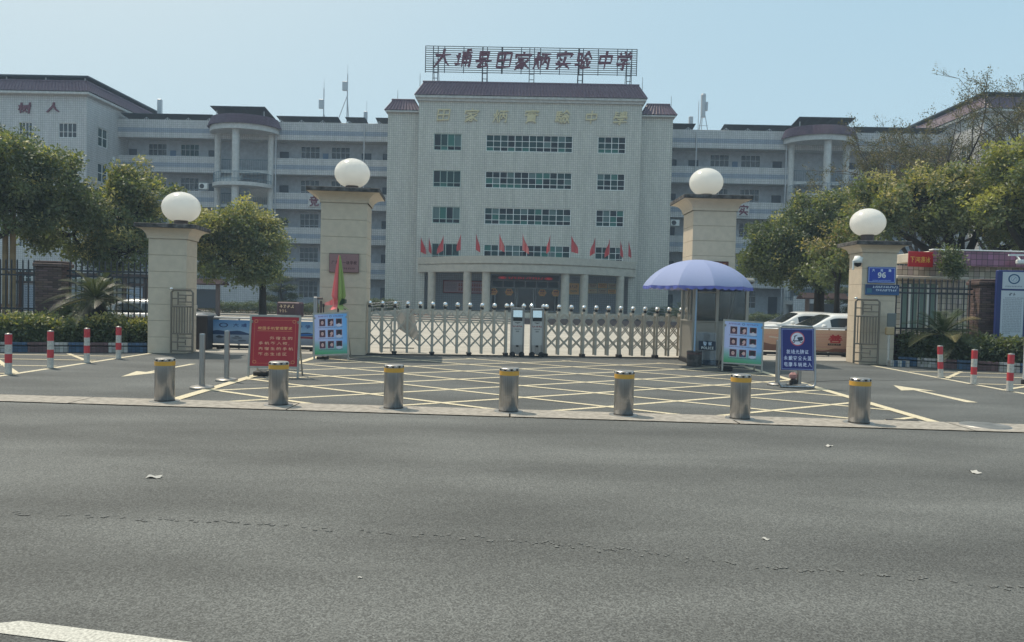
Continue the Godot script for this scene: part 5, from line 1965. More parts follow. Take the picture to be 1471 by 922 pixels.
		m.bar(dome.call(a0 + 0.0001, 0.02) - Vector3(0, 0.012, 0), dome.call(a0 + 0.0001, 0.5) - Vector3(0, 0.012, 0), 0.012, 0.012)
		m.bar(dome.call(a0 + 0.0001, 0.5) - Vector3(0, 0.012, 0), dome.call(a0 + 0.0001, 1.0) - Vector3(0, 0.012, 0), 0.012, 0.012)
		m.bar(Vector3(0.02, 1.9, 0), dome.call(a0 + 0.0001, 0.5) - Vector3(0, 0.02, 0), 0.01, 0.01)
		part("rib", m, M.steel, o)
	o = thing("riot_shield", "clear bluish police shield leaning on the booth front", "shield", Vector3(4.93, 0, -19.32))
	o.rotation_degrees = Vector3(-8, 0, -1)
	m = MB.new()
	m.grid(10, 4, func(u: float, t: float) -> Vector3: return Vector3((u - 0.5) * 0.5, 0.02 + t * 0.82, 0.05 * cos((u - 0.5) * 2.6)))
	part("sheet", m, M.shield, o)
	var p := Pic.new(192, 104, Color(0.05, 0.13, 0.22))
	print_text(p, "警察", 48, 8, Vector2(42, 42), 56, 4.5, Color(0.8, 0.86, 0.92))
	m = MB.new()
	m.grid(10, 2, func(u: float, t: float) -> Vector3: return Vector3((u - 0.5) * 0.43, 0.38 + t * 0.23, 0.056 + 0.05 * cos((u - 0.5) * 2.2)))
	part("label_plate", m, printed(p, 0.4), o)
	var tm := TextMesh.new()
	var sf := SystemFont.new()
	sf.font_names = PackedStringArray(["Droid Sans"])
	sf.font_weight = 700
	tm.font = sf
	tm.text = "POLICE"
	tm.font_size = 24
	tm.pixel_size = 0.0038
	tm.depth = 0.004
	part("lettering", tm, M.frame_white, o).position = Vector3(0, 0.435, 0.112)
	# lodge behind the right fence
	o = thing("gate_lodge", "low gate lodge with plum tiled fascia and shuttered window", "building", Vector3(12.0, 0, -24.0))
	m = MB.new()
	m.wall(0.0, 9.0, 0, 2.9, 0, [[0.15, 1.35, 0.9, 2.35]], 0.15)
	m.box(Vector3(4.7, 1.44, -1.15), Vector3(8.6, 2.86, 1.7))
	m.quad(Vector3(0, 0, -2.0), Vector3(0, 0, 0), Vector3(0, 2.9, 0), Vector3(0, 2.9, -2.0))
	part("wall", m, M.lodge_wall, o)
	m = MB.new()
	m.box(Vector3(0.75, 1.62, -0.12), Vector3(1.2, 1.45, 0.03))
	var win := part("window", m, mat(lin(0.16, 0.24, 0.21), 0.4), o)
	for i in 5:
		m = MB.new()
		m.box(Vector3(0.18 + i * 0.285, 1.62, -0.08), Vector3(0.05, 1.4, 0.05))
		part("bar", m, M.frame_white, win)
	m = MB.new()
	m.box(Vector3(0.95, 2.52, 0.16), Vector3(2.2, 0.1, 0.4), 0.02)
	part("lintel", m, M.porch_stone, o)
	m = MB.new()
	m.box(Vector3(4.9, 2.95, 0.1), Vector3(8.4, 0.1, 0.5), 0.02)
	m.box(Vector3(4.9, 3.2, -0.9), Vector3(8.1, 0.3, 2.2), 0.02)
	part("roof_slab", m, M.porch_stone, o)
	m = MB.new()
	m.box(Vector3(5.0, 3.13, 0.36), Vector3(8.2, 0.46, 0.06), 0.01)
	part("tile_fascia", m, M.plum_tile, o)
	m = MB.new()
	m.box(Vector3(5.0, 3.385, 0.3), Vector3(8.25, 0.04, 0.26), 0.01)
	part("coping", m, M.frame_white, o)
	p = Pic.new(224, 112, Color(0.78, 0.1, 0.13))
	print_text(p, "下河游泳", 14, 36, Vector2(40, 44), 48, 5.0, Color(0.93, 0.74, 0.3))
	var bn := thing("slogan_banner", "red banner with yellow characters hung from the lodge roof", "banner", Vector3(12.3, 3.05, -23.2), 12.0)
	m = MB.new()
	m.box(Vector3.ZERO, Vector3(0.86, 0.46, 0.03), 0.006)
	part("backing", m, M.red, bn)
	m = MB.new()
	panel(m, -0.42, 0.42, -0.22, 0.22, 0.018)
	part("face", m, printed(p), bn)
	for q in [[13.2, 3.15, "small white floodlight under the lodge coping", 0.2], [15.45, 3.05, "white floodlight on a bent arm in front of the lodge", 0.3]]:
		o = thing("floodlight", q[2], "light", Vector3(q[0], q[1], -23.35))
		m = MB.new()
		m.box(Vector3(0, 0, 0), Vector3(q[3], 0.14, 0.16), 0.03)
		part("head", m, M.frame_white, o)
		m = MB.new()
		m.bar(Vector3(0, 0.04, -0.05), Vector3(0, 0.2, -0.24), 0.04, 0.04)
		if q[0] > 14:
			m.bar(Vector3(-0.4, 0.2, 0.0), Vector3(0.4, 0.22, 0.0), 0.05, 0.05)
			m.bar(Vector3(0.4, 0.22, 0.0), Vector3(0.2, -0.75, 0.0), 0.05, 0.05)
		part("arm", m, M.frame_white, o)
	# blue notice board and the pale sign at the frame's edge
	o = thing("notice_stand", "tall dark blue notice stand with two white sheets", "notice board", Vector3(13.65, 0, -20.6), -4.0)
	m = MB.new()
	m.box(Vector3(0, 1.62, 0), Vector3(1.3, 2.05, 0.12), 0.02)
	part("panel", m, mat(lin(0.012, 0.026, 0.13), 0.5), o)
	for u in [-0.55, 0.55]:
		m = MB.new()
		m.box(Vector3(u, 0.4, -0.04), Vector3(0.09, 0.8, 0.08), 0.01)
		part("leg", m, M.iron, o)
	p = Pic.new(160, 120, Color(0.72, 0.75, 0.78))
	p.oval(Vector2(82, 50), 42, 36, Color(0.12, 0.3, 0.45), 9.0)
	p.oval(Vector2(82, 50), 22, 18, Color(0.45, 0.58, 0.68), 3.0)
	p.line(Vector2(74, 60), Vector2(90, 40), 4, Color(0.3, 0.45, 0.6))
	p.scrawl(22, 98, 120, 10, 11, Color(0.35, 0.4, 0.48), 51)
	m = MB.new()
	panel(m, -0.52, 0.06, 2.15, 2.6, 0.064)
	part("upper_sheet", m, printed(p), o)
	p = Pic.new(160, 360, Color(0.72, 0.75, 0.78))
	p.scrawl(52, 18, 50, 20, 2, Color(0.2, 0.22, 0.28), 52)
	for i in 22:
		p.scrawl(26 if i == 0 else 14, 52 + i * 13, 60 if i == 21 else 132, 8, 13 if i < 21 else 6, Color(0.4, 0.42, 0.48), 100 + i)
	m = MB.new()
	panel(m, -0.54, 0.05, 0.85, 2.1, 0.064)
	part("lower_sheet", m, printed(p), o)
	o = thing("pole_sign", "pale sign plate on a grey pole at the edge of the right verge", "sign", Vector3(11.02, 0, -16.3))
	m = MB.new()
	m.tube([Vector3(-0.06, 0, 0), Vector3(-0.06, 2.35, 0)], [0.04, 0.04], 12)
	part("pole", m, M.truss, o)
	m = MB.new()
	m.lathe([Vector2(0.065, 0), Vector2(0.065, 0.1), Vector2(0.045, 0.11)], 12, Vector3(-0.06, 0, 0))
	part("foot", m, M.black, o)
	m = MB.new()
	m.box(Vector3(0.34, 1.85, 0.045), Vector3(0.84, 1.0, 0.03), 0.008)
	part("plate", m, M.car_white, o)
	# card reader on a white pipe, striped kerb block
	o = thing("card_reader", "small tan reader box on a white pipe by the number pillar", "card reader", Vector3(10.12, 0, -20.55))
	m = MB.new()
	m.tube([Vector3(0, 0.04, 0), Vector3(0, 0.85, 0)], [0.035, 0.035], 12)
	part("pipe", m, M.post_white, o)
	m = MB.new()
	m.box(Vector3(0.02, 0.94, 0), Vector3(0.22, 0.2, 0.12), 0.02)
	part("box", m, mat(lin(0.4, 0.3, 0.17), 0.6), o)
	m = MB.new()
	m.box(Vector3(0.06, 1.24, 0), Vector3(0.24, 0.36, 0.05), 0.015)
	part("screen", m, mat(lin(0.12, 0.14, 0.14), 0.4), o)
	o = thing("kerb_block", "blue and white striped kerb block by the number pillar", "kerb", Vector3(10.35, 0, -20.45), -4.0)
	for i in 5:
		m = MB.new()
		m.box(Vector3(-0.2 + i * 0.1, 0.08, 0), Vector3(0.099, 0.17, 0.22), 0.006)
		part("stripe_block", m, M.kerb_white if i % 2 == 0 else M.kerb_blue, o)

# ---------------------------------------------------------------- fences, planters
func fences() -> void:
	for side in [[-24.0, -12.58, 20.5, "left", "beyond the brick pier"], [-11.92, -9.1, 20.5, "left", "between the brick pier and the gate pillar"], [10.45, 12.8, 21.35, "right", "between the number pillar and the brick pier"], [13.46, 20.0, 21.35, "right", "behind the blue notice stand"]]:
		var o := thing("iron_fence", "black iron bar fence on the %s, %s" % [side[3], side[4]], "fence", Vector3(side[0], 0, -side[2]))
		var len: float = side[1] - side[0]
		var top := 2.28 if side[0] < 0 else 2.37
		for y in [top - 0.24, top - 0.38, 1.0]:
			var m := MB.new()
			m.box(Vector3(len * 0.5, y, 0), Vector3(len, 0.045, 0.04))
			part("rail", m, M.iron, o)
		var n := int(len / 0.15)
		for i in n:
			var m := MB.new()
			var x := (i + 0.5) * len / n
			m.box(Vector3(x, (top + 0.82) * 0.5, 0.0), Vector3(0.028, top - 0.82, 0.028))
			m.lathe([Vector2(0.02, top), Vector2(0.0, top + 0.05)], 4, Vector3(x, 0, 0))
			part("bar", m, M.iron, o)
		var b := thing("brick_wall", "low dark brick wall under the %s fence, %s" % [side[3], side[4]], "wall", Vector3(side[0], 0, -side[2]))
		var m := MB.new()
		m.box(Vector3(len * 0.5, 0.39, 0), Vector3(len, 0.78, 0.26))
		part("brickwork", m, M.brick, b)
		m = MB.new()
		m.box(Vector3(len * 0.5, 0.81, 0), Vector3(len, 0.06, 0.32), 0.01)
		part("coping", m, M.brick, b)
	for q in [[-12.25, 20.45, 0.64, 2.12, "brick pier of the left fence"], [13.13, 21.3, 0.62, 2.25, "brick pier of the right fence beside the blue notice stand"]]:
		var o := thing("brick_pier", q[4], "pier", Vector3(q[0], 0, -q[1]), 8.0 if q[0] < 0 else -4.0)
		var m := MB.new()
		m.box(Vector3(0, q[3] * 0.5, 0), Vector3(q[2], q[3], q[2]))
		part("shaft", m, M.brick, o)
		m = MB.new()
		m.box(Vector3(0, q[3] + 0.05, 0), Vector3(q[2] + 0.1, 0.1, q[2] + 0.1), 0.015)
		m.box(Vector3(0, q[3] + 0.13, 0), Vector3(q[2] + 0.02, 0.06, q[2] + 0.02), 0.015)
		part("cap", m, M.brick, o)
	# tiled planters
	for q in [[-17.2, 16.9, -9.12, 19.15, "left"], [10.5, 20.75, 16.3, 17.0, "right"]]:
		var a := Vector3(q[0], 0, -q[1])
		var b := Vector3(q[2], 0, -q[3])
		var o := thing("tiled_planter", "low planter edge tiled in blue, red and white, %s side" % q[4], "planter", a, -rad_to_deg(atan2(b.z - a.z, b.x - a.x)))
		var len := a.distance_to(b)
		var n := int(len / 0.44)
		var seg := len / n
		for i in n:
			var k: int = [0, 1, 2, 0, 1, 2][i % 6] if q[0] < 0 else [0, 2, 1, 0, 1, 2, 0, 1, 0][i % 9]
			var mt: Material = [M.kerb_blue, M.kerb_red, M.kerb_white][k]
			var m := MB.new()
			m.box(Vector3((i + 0.5) * seg, 0.075, -0.09), Vector3(seg - 0.006, 0.15, 0.16), 0.006)
			part("front_tile", m, mt, o)
			m = MB.new()
			m.box(Vector3((i + 0.5) * seg, 0.21, -0.08), Vector3(seg - 0.006, 0.075, 0.2), 0.01)
			part("top_tile", m, mt, o)
		var m := MB.new()
		m.box(Vector3(len * 0.5, 0.1, -0.19), Vector3(len, 0.19, 0.1))
		part("core", m, M.seam, o)
	var m := MB.new()
	sheet(m, [[-24, 15.0], [-17.2, 17.0], [-9.1, 19.3], [-9.1, 20.4], [-24, 20.4]], 0.12)
	sheet(m, [[10.5, 20.85], [16.3, 17.1], [24, 13], [24, 21.2], [10.5, 21.2]], 0.12)
	struct("planting_bed", m, M.soil, "earth beds behind the tiled planter edges")

# ---------------------------------------------------------------- the yard behind the gate
func sedan(label: String, at: Vector3, turn: float, paint: Material, hk := 1.0) -> void:
	var o := thing("parked_car", label, "car", at, turn, "cars parked in the school yard")
	# stations along the length: x, sill y, belt y, half width
	var st := [[-2.2, 0.45, 0.62, 0.62], [-2.12, 0.3, 0.78, 0.78], [-1.6, 0.24, 0.86, 0.86], [-0.8, 0.22, 0.92, 0.89], [0.6, 0.22, 0.93, 0.89], [1.5, 0.24, 0.95, 0.87], [2.05, 0.3, 0.92, 0.8], [2.2, 0.45, 0.8, 0.66]]
	var m := MB.new()
	m.grid(12, 21, func(u: float, t: float) -> Vector3:
		var f := clampf(t, 0.0, 1.0) * (st.size() - 1.001)
		var i := int(f)
		var r := f - i
		var a: Array = st[i]
		var b: Array = st[i + 1]
		var x: float = lerpf(a[0], b[0], r)
		var lo: float = lerpf(a[1], b[1], r)
		var hi: float = lerpf(a[2], b[2], r) * hk
		var w: float = lerpf(a[3], b[3], r)
		var g := clampf(u, 0.0, 1.0) * 2.0 - 1.0
		var ag := absf(g)
		if ag > 0.5:                                  # side
			var k := (ag - 0.5) * 2.0
			return Vector3(x, lerpf(hi - 0.05, lo, k), signf(g) * w * (1.0 - 0.06 * (1.0 - sin(k * PI))))
		return Vector3(x, hi - 0.05 * pow(ag * 2.0, 4.0), g * 2.0 * w * 0.94))
	part("body", m, paint, o)
	var roof := 1.36 * hk
	var belt := 0.86 * hk
	# the cabin is one smooth shell; the glass follows it a few millimetres proud
	var cabin := func(u: float, t: float, out: float) -> Vector3:
		var rise := smoothstep(0.0, 0.34, t) * (1.0 - smoothstep(0.66, 1.0, t))
		var high := lerpf(belt, roof, rise) - 0.03 * pow(absf(t * 2.0 - 1.0), 2.0) * rise
		var x := lerpf(-1.5, 1.95, t)
		var g := clampf(u, 0.0, 1.0) * 2.0 - 1.0
		var ag := absf(g)
		var tuck := lerpf(0.82, 0.60, rise)
		if ag > 0.5:
			var k := (1.0 - ag) * 2.0
			return Vector3(x, lerpf(belt - 0.06, high - 0.06 * rise, k), signf(g) * (lerpf(0.84, tuck, k) + out))
		return Vector3(x, high - 0.06 * rise * pow(ag * 2.0, 3.0) + out, g * 2.0 * tuck)
	m = MB.new()
	m.grid(20, 30, func(u: float, t: float) -> Vector3: return cabin.call(1.0 - u, t, 0.0))
	part("roof", m, paint, o)
	for q in [["windscreen", 0.28, 0.72, 0.07, 0.27], ["rear_window", 0.3, 0.7, 0.74, 0.93], ["side_window", 0.04, 0.2, 0.25, 0.47], ["side_window", 0.04, 0.2, 0.49, 0.72], ["side_window", 0.8, 0.96, 0.25, 0.47], ["side_window", 0.8, 0.96, 0.49, 0.72]]:
		m = MB.new()
		m.grid(8, 10, func(u: float, t: float) -> Vector3: return cabin.call(lerpf(q[2], q[1], u), lerpf(q[3], q[4], t), 0.008))
		part(q[0], m, M.car_glass, o)
	for s in [-1.0, 1.0]:
		m = MB.new()
		m.x = Transform3D(Basis.IDENTITY, Vector3(-0.95, belt + 0.06, 0.95 * s))
		m.box(Vector3.ZERO, Vector3(0.12, 0.12, 0.2), 0.035)
		part("mirror", m, paint, o)
		m = MB.new()
		m.box(Vector3(-2.06, 0.64 * hk, 0.62 * s), Vector3(0.16, 0.12, 0.26), 0.04)
		part("headlight", m, M.chrome, o)
		for x in [-1.35, 1.35]:
			m = MB.new()
			m.x = Transform3D(Basis(Vector3.RIGHT, PI * 0.5), Vector3(x, 0.31, 0.82 * s))
			m.lathe([Vector2(0.2, -0.1), Vector2(0.31, -0.1), Vector2(0.31, 0.1), Vector2(0.2, 0.1)], 20)
			var wh := part("wheel", m, M.tyre, o)
			m = MB.new()
			m.x = Transform3D(Basis(Vector3.RIGHT, PI * 0.5), Vector3(x, 0.31, 0.82 * s))
			m.lathe([Vector2(0.0, -0.09), Vector2(0.2, -0.09), Vector2(0.2, 0.09), Vector2(0.0, 0.09)], 16)
			part("rim", m, M.steel, wh)

func yard() -> void:
	sedan("dark grey parked car behind the left fence", Vector3(-12.1, 0, -25.2), 4.0, M.car_dark, 0.95)
	sedan("white parked car farther back behind the orange banner", Vector3(11.6, 0, -30.2), 3.0, M.car_white, 0.98)
	sedan("white parked car nearer the number pillar", Vector3(11.2, 0, -26.2), 2.0, M.car_white, 0.98)
	# banner barriers
	var p := Pic.new(512, 192, Color(0.3, 0.5, 0.7))
	p.shade(0, 0, 512, 110, Color(0.33, 0.52, 0.72), Color(0.56, 0.68, 0.8))
	p.shade(0, 110, 512, 82, Color(0.55, 0.62, 0.7), Color(0.42, 0.46, 0.52))
	for i in 512:
		var h := 14.0 + 10.0 * sin(i * 0.021) + 6.0 * sin(i * 0.06)
		p.rect(i, 110 - h, 1, h + 8, Color(0.13, 0.25, 0.4))
	p.oval(Vector2(60, 42), 20, 18, Color(0.08, 0.16, 0.34), 5.0)
	print_text(p, "大埔县田家炳实验中学", 104, 28, Vector2(24, 26), 36, 3.0, Color(0.1, 0.2, 0.42))
	var r := RandomNumberGenerator.new()
	r.seed = 6
	for i in 26:
		p.oval(Vector2(r.randf_range(40, 300), r.randf_range(130, 184)), r.randf_range(8, 22), r.randf_range(4, 9), Color(0.16, 0.2, 0.26).lerp(Color(0.6, 0.64, 0.68), r.randf()))
	p.line(Vector2(330, 120), Vector2(500, 96), 12, Color(0.15, 0.4, 0.7))
	p.line(Vector2(400, 128), Vector2(512, 132), 16, Color(0.45, 0.18, 0.24))
	barrier("blue printed banner barrier across the exit lane", -8.35, -5.2, 21.2, 0.84, printed(p, 0.5))
	p = Pic.new(512, 192, Color(0.5, 0.36, 0.28))
	p.shade(0, 0, 512, 192, Color(0.80, 0.66, 0.56), Color(0.66, 0.5, 0.44))
	for i in 9:
		p.line(Vector2(-20, 60 + i * 12), Vector2(532, 28 + i * 19 + 10 * sin(i * 2.0)), 4, Color(0.74, 0.52 + 0.015 * i, 0.48))
	for i in 512:
		var h := 40.0 + 26.0 * sin(i * 0.011 + 1.0) + 8.0 * sin(i * 0.05)
		p.rect(i, 192 - h, 1, h, Color(0.46, 0.32, 0.27))
	p.line(Vector2(80, 70), Vector2(150, 82), 12, Color(0.78, 0.72, 0.66))
	print_text(p, "善", 378, 44, Vector2(72, 64), 80, 9.0, Color(0.62, 0.1, 0.14))
	p.rect(376, 118, 66, 18, Color(0.12, 0.05, 0.06))
	p.scrawl(382, 122, 54, 9, 6, Color(0.7, 0.6, 0.5), 8)
	barrier("orange brown printed banner barrier behind the blue board", 7.6, 10.75, 24.0, 0.86, printed(p, 0.5))
	var o := thing("equipment_cabinet", "dark grey cabinet beside the outer left pillar", "cabinet", Vector3(-8.38, 0, -20.85))
	var m := MB.new()
	m.box(Vector3(0, 0.46, 0), Vector3(0.34, 0.92, 0.4), 0.02)
	part("case", m, M.iron, o)
	m = MB.new()
	m.box(Vector3(0, 0.9, 0.01), Vector3(0.38, 0.05, 0.45), 0.01)
	part("lid", m, M.door_dark, o)
	o = thing("equipment_cabinet", "dark grey cabinet at the end of the orange banner", "cabinet", Vector3(10.9, 0, -23.9))
	m = MB.new()
	m.box(Vector3(0, 0.48, 0), Vector3(0.8, 0.96, 0.5), 0.02)
	part("case", m, M.iron, o)
	m = MB.new()
	m.bar(Vector3(-0.3, 0.05, 0.4), Vector3(0.05, 0.5, 0.28), 0.05, 0.05)
	part("stay", m, M.truss, o)
	# draped hurdle behind the left half of the gate
	o = thing("hurdle", "small white hurdle behind the left end of the folding gate", "hurdle", Vector3(-3.45, 0, -21.6), 6.0)
	m = MB.new()
	for u in [-0.25, 0.05]:
		m.bar(Vector3(u, 0, 0), Vector3(u, 0.95, 0), 0.05, 0.05)
	for y in [0.1, 0.93]:
		m.bar(Vector3(-0.28, y, 0.0), Vector3(0.7, y, 0.0), 0.04, 0.04)
	part("frame", m, M.post_white, o)
	o = thing("tarpaulin", "grey cloth draped over the white hurdle behind the gate", "tarpaulin", Vector3(-3.1, 0.0, -21.5), 6.0)
	m = MB.new()
	m.grid(12, 12, func(u: float, t: float) -> Vector3: return Vector3(-0.15 + u * 0.5 + t * 0.12 * (0.4 + u), 1.16 - t * (0.5 + 0.38 * u) - 0.1 * u * (1.0 - t), 0.05 * sin(u * 9.0 + t * 3.0) * (0.4 + t)))
	part("cloth", m, flag_cloth(lin(0.2, 0.19, 0.165)), o)
	# notice boards behind the left fence
	for q in [[-17.2, 27.4, "first white notice case behind the left fence, counted from the street corner"], [-15.55, 27.3, "second white notice case behind the left fence"], [-13.4, 27.2, "third white notice case behind the left fence, nearest the gate"]]:
		o = thing("notice_case", q[2], "notice board", Vector3(q[0], 0, -q[1]))
		p = Pic.new(96, 144, Color(0.66, 0.7, 0.76))
		for i in 10:
			p.scrawl(8, 10 + i * 13, 80, 7, 9, Color(0.35, 0.4, 0.48), 200 + i)
		m = MB.new()
		for u in [-0.38, 0.38]:
			m.bar(Vector3(u, 0, 0), Vector3(u, 2.1, 0), 0.12, 0.12)
		m.bar(Vector3(-0.75, 2.05, 0.06), Vector3(0.75, 2.05, 0.06), 0.14, 0.14)
		m.bar(Vector3(-0.65, 1.75, 0.06), Vector3(0.65, 1.75, 0.06), 0.1, 0.1)
		part("frame", m, M.brown, o)
		m = MB.new()
		panel(m, -0.28, 0.28, 0.75, 1.66, 0.03)
		part("sheet", m, printed(p), o)
		m = MB.new()
		m.box(Vector3(0, 1.2, 0.01), Vector3(0.62, 0.96, 0.02))
		part("backing", m, M.brown, o)
	# tan globe lamp in the left yard
	o = thing("yard_lamp", "tan post lamp with a white globe half hidden by the big tree", "lamp", Vector3(-17.75, 0, -27.0))
	for u in [-0.13, 0.13]:
		m = MB.new()
		m.lathe([Vector2(0.1, 0), Vector2(0.09, 4.5)], 12, Vector3(u, 0, 0), true)
		part("post", m, M.tan_post, o)
	m = MB.new()
	m.lathe([Vector2(0.14, 4.45), Vector2(0.2, 4.5), Vector2(0.2, 4.58), Vector2(0.0, 4.58)], 16)
	part("collar", m, M.tan_post, o)
	m = MB.new()
	var prf := []
	for k in 17:
		prf.append(Vector2(0.26 * sin(PI * k / 16.0), 4.82 - 0.26 * cos(PI * k / 16.0)))
	m.lathe(prf, 24, Vector3.ZERO, true)
	part("globe", m, M.globe, o)
	# roofed notice kiosks at the stair towers, bins, maroon stone, ramps
	for q in [[-18.2, 45.0, "roofed dark notice kiosk below the left stair tower"], [18.4, 45.5, "roofed dark notice kiosk below the right stair tower"]]:
		o = thing("notice_kiosk", q[2], "notice board", Vector3(q[0], 0, -q[1]))
		m = MB.new()
		for u in [-0.9, 0.9]:
			m.bar(Vector3(u, 0, 0), Vector3(u, 2.2, 0), 0.2, 0.2)
		part("post", m, M.brown, o)
		m = MB.new()
		m.box(Vector3(0, 1.15, 0), Vector3(1.6, 1.1, 0.12), 0.02)
		part("board", m, M.door_dark, o)
		m = MB.new()
		for z in [-1.0, 1.0]:
			m.x = Transform3D(Basis(Vector3.RIGHT, 0.5 * z), Vector3(0, 2.15, 0.28 * z))
			m.box(Vector3.ZERO, Vector3(2.7, 0.08, 0.7), 0.02)
		part("roof", m, M.brown_matt, o)
	o = thing("monument_stone", "maroon block with pale characters among the shrubs", "monument", Vector3(-14.3, 0, -49.0))
	m = MB.new()
	m.box(Vector3(0.05, 0.55, -0.2), Vector3(1.5, 0.95, 0.9), 0.08)
	part("block", m, M.maroon, o)
	m = MB.new()
	m.box(Vector3(-0.1, 0.1, 0.0), Vector3(1.4, 0.2, 1.0), 0.03)
	part("plinth", m, M.porch_stone, o)
	p = Pic.new(128, 96, Color(0.24, 0.12, 0.13))
	p.scrawl(10, 14, 108, 24, 4, Color(0.85, 0.75, 0.6), 61)
	p.scrawl(10, 54, 60, 22, 3, Color(0.75, 0.65, 0.5), 62)
	m = MB.new()
	panel(m, -0.62, 0.5, 0.22, 0.95, 0.254)
	part("face", m, printed(p), o)
	for s in [-1.0, 1.0]:
		o = thing("access_ramp", "sloping ramp with steel handrail up to the %s of the portico" % ("left" if s < 0 else "right"), "ramp", Vector3(1.2 + 9.6 * s, 0, -64.2))
		m = MB.new()
		var q := PackedVector2Array([Vector2(0, 0), Vector2(5.2 * s, 0), Vector2(5.2 * s, 0.02), Vector2(0, 0.5)])
		m.prism(q, 2.4)
		part("slope", m, M.porch_stone, o)
		m = MB.new()
		for z in [1.15]:
			for y in [0.45, 0.75, 1.0]:
				m.tube([Vector3(0, 0.45 + y * 0.75, z), Vector3(5.2 * s, 0.0 + y * 0.75, z)], [0.03 if y == 1.0 else 0.02, 0.03 if y == 1.0 else 0.02], 6)
			for i in 6:
				m.tube([Vector3(5.2 * s * i / 5.0, 0.45 * (1.0 - i / 5.0), z), Vector3(5.2 * s * i / 5.0, 0.45 * (1.0 - i / 5.0) + 0.75, z)], [0.025, 0.025], 6)
		part("handrail", m, M.steel, o)
	for q in [[-16.9, 38.0, "white slanted exercise frame in the left yard"]]:
		o = thing("exercise_frame", q[2], "exercise frame", Vector3(q[0], 0, -q[1]))
		m = MB.new()
		m.bar(Vector3(-0.6, 1.72, 0), Vector3(0.5, 1.5, 0), 0.07, 0.07)
		m.bar(Vector3(-0.7, 0, 0), Vector3(-0.7, 1.7, 0), 0.08, 0.08)
		m.bar(Vector3(0.3, 0, 0), Vector3(0.4, 1.55, 0), 0.1, 0.1)
		m.bar(Vector3(-0.5, 1.65, 0.2), Vector3(-0.5, 0.9, 0.4), 0.05, 0.05)
		part("frame", m, M.post_white, o)
		m = MB.new()
		m.box(Vector3(0.8, 0.45, -0.1), Vector3(0.7, 0.9, 0.5), 0.04)
		part("counter", m, M.concrete, o)

func barrier(label: String, x0: float, x1: float, d: float, h: float, face: Material) -> void:
	var o := thing("banner_barrier", label, "barrier", Vector3(x0, 0, -d))
	var w := x1 - x0
	var m := MB.new()
	for i in 5:
		m.box(Vector3(w * i / 4.0, h * 0.5, -0.03), Vector3(0.04, h, 0.04))
	part("post", m, M.post_white, o)
	m = MB.new()
	m.box(Vector3(w * 0.5, h + 0.02, -0.01), Vector3(w + 0.06, 0.05, 0.08), 0.01)
	part("top_rail", m, M.truss, o)
	m = MB.new()
	m.box(Vector3(w * 0.5, 0.06, -0.02), Vector3(w, 0.08, 0.1), 0.01)
	part("bottom_rail", m, M.black, o)
	m = MB.new()
	m.box(Vector3(w * 0.5, 0.13 + (h - 0.16) * 0.5, 0.005), Vector3(w, h - 0.2, 0.01))
	part("backing", m, M.blue_board, o)
	m = MB.new()
	panel(m, 0, w, 0.14, h - 0.04, 0.014)
	part("banner", m, face, o)
	for u in [0.3, w - 0.3]:
		m = MB.new()
		m.bar(Vector3(u, 0.03, -0.25), Vector3(u, 0.03, 0.25), 0.06, 0.05)
		part("foot", m, M.black, o)

# ---------------------------------------------------------------- plants
func leaf_clump(count: int, radius: float, length: float, width: float, seed: int) -> ArrayMesh:
	var r := RandomNumberGenerator.new()
	r.seed = seed
	var m := MB.new()
	for i in count:
		var d := Vector3(r.randfn(), r.randfn() * 0.8, r.randfn()).normalized()
		var p := d * radius * pow(r.randf(), 0.5)
		var f := (d + Vector3(r.randfn(), r.randfn() - 0.2, r.randfn()) * 0.6).normalized()
		var s := f.cross(Vector3(r.randfn(), 2.0 * r.randf(), r.randfn()).normalized()).normalized()
		var l := length * r.randf_range(0.7, 1.3)
		var w := width * r.randf_range(0.7, 1.3) * 0.5
		var up := s.cross(f)
		var a := p
		var b := p + f * l * 0.5 + s * w + up * l * 0.06
		var c := p + f * l - up * l * 0.12
		var e := p + f * l * 0.5 - s * w + up * l * 0.06
		m.quad(a, b, c, e)
	return m.mesh()

var CL := {}
func scatter(called: String, parent: Node, clump: Mesh, places: Array, tints: Array) -> void:
	var mm := MultiMesh.new()
	mm.transform_format = MultiMesh.TRANSFORM_3D
	mm.use_colors = true
	mm.mesh = clump
	mm.instance_count = places.size()
	for i in places.size():
		mm.set_instance_transform(i, places[i])
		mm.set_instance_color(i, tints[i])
	var o := MultiMeshInstance3D.new()
	o.name = numbered(parent, called)
	o.multimesh = mm
	o.material_override = M.leaf
	parent.add_child(o, true)
	o.set_meta("kind", "stuff")

func turned(p: Vector3, s: float) -> Transform3D:
	var q := Basis(Vector3(rng.randfn(), rng.randfn(), rng.randfn()).normalized(), rng.randf() * TAU)
	return Transform3D(q.scaled(Vector3.ONE * s), p)

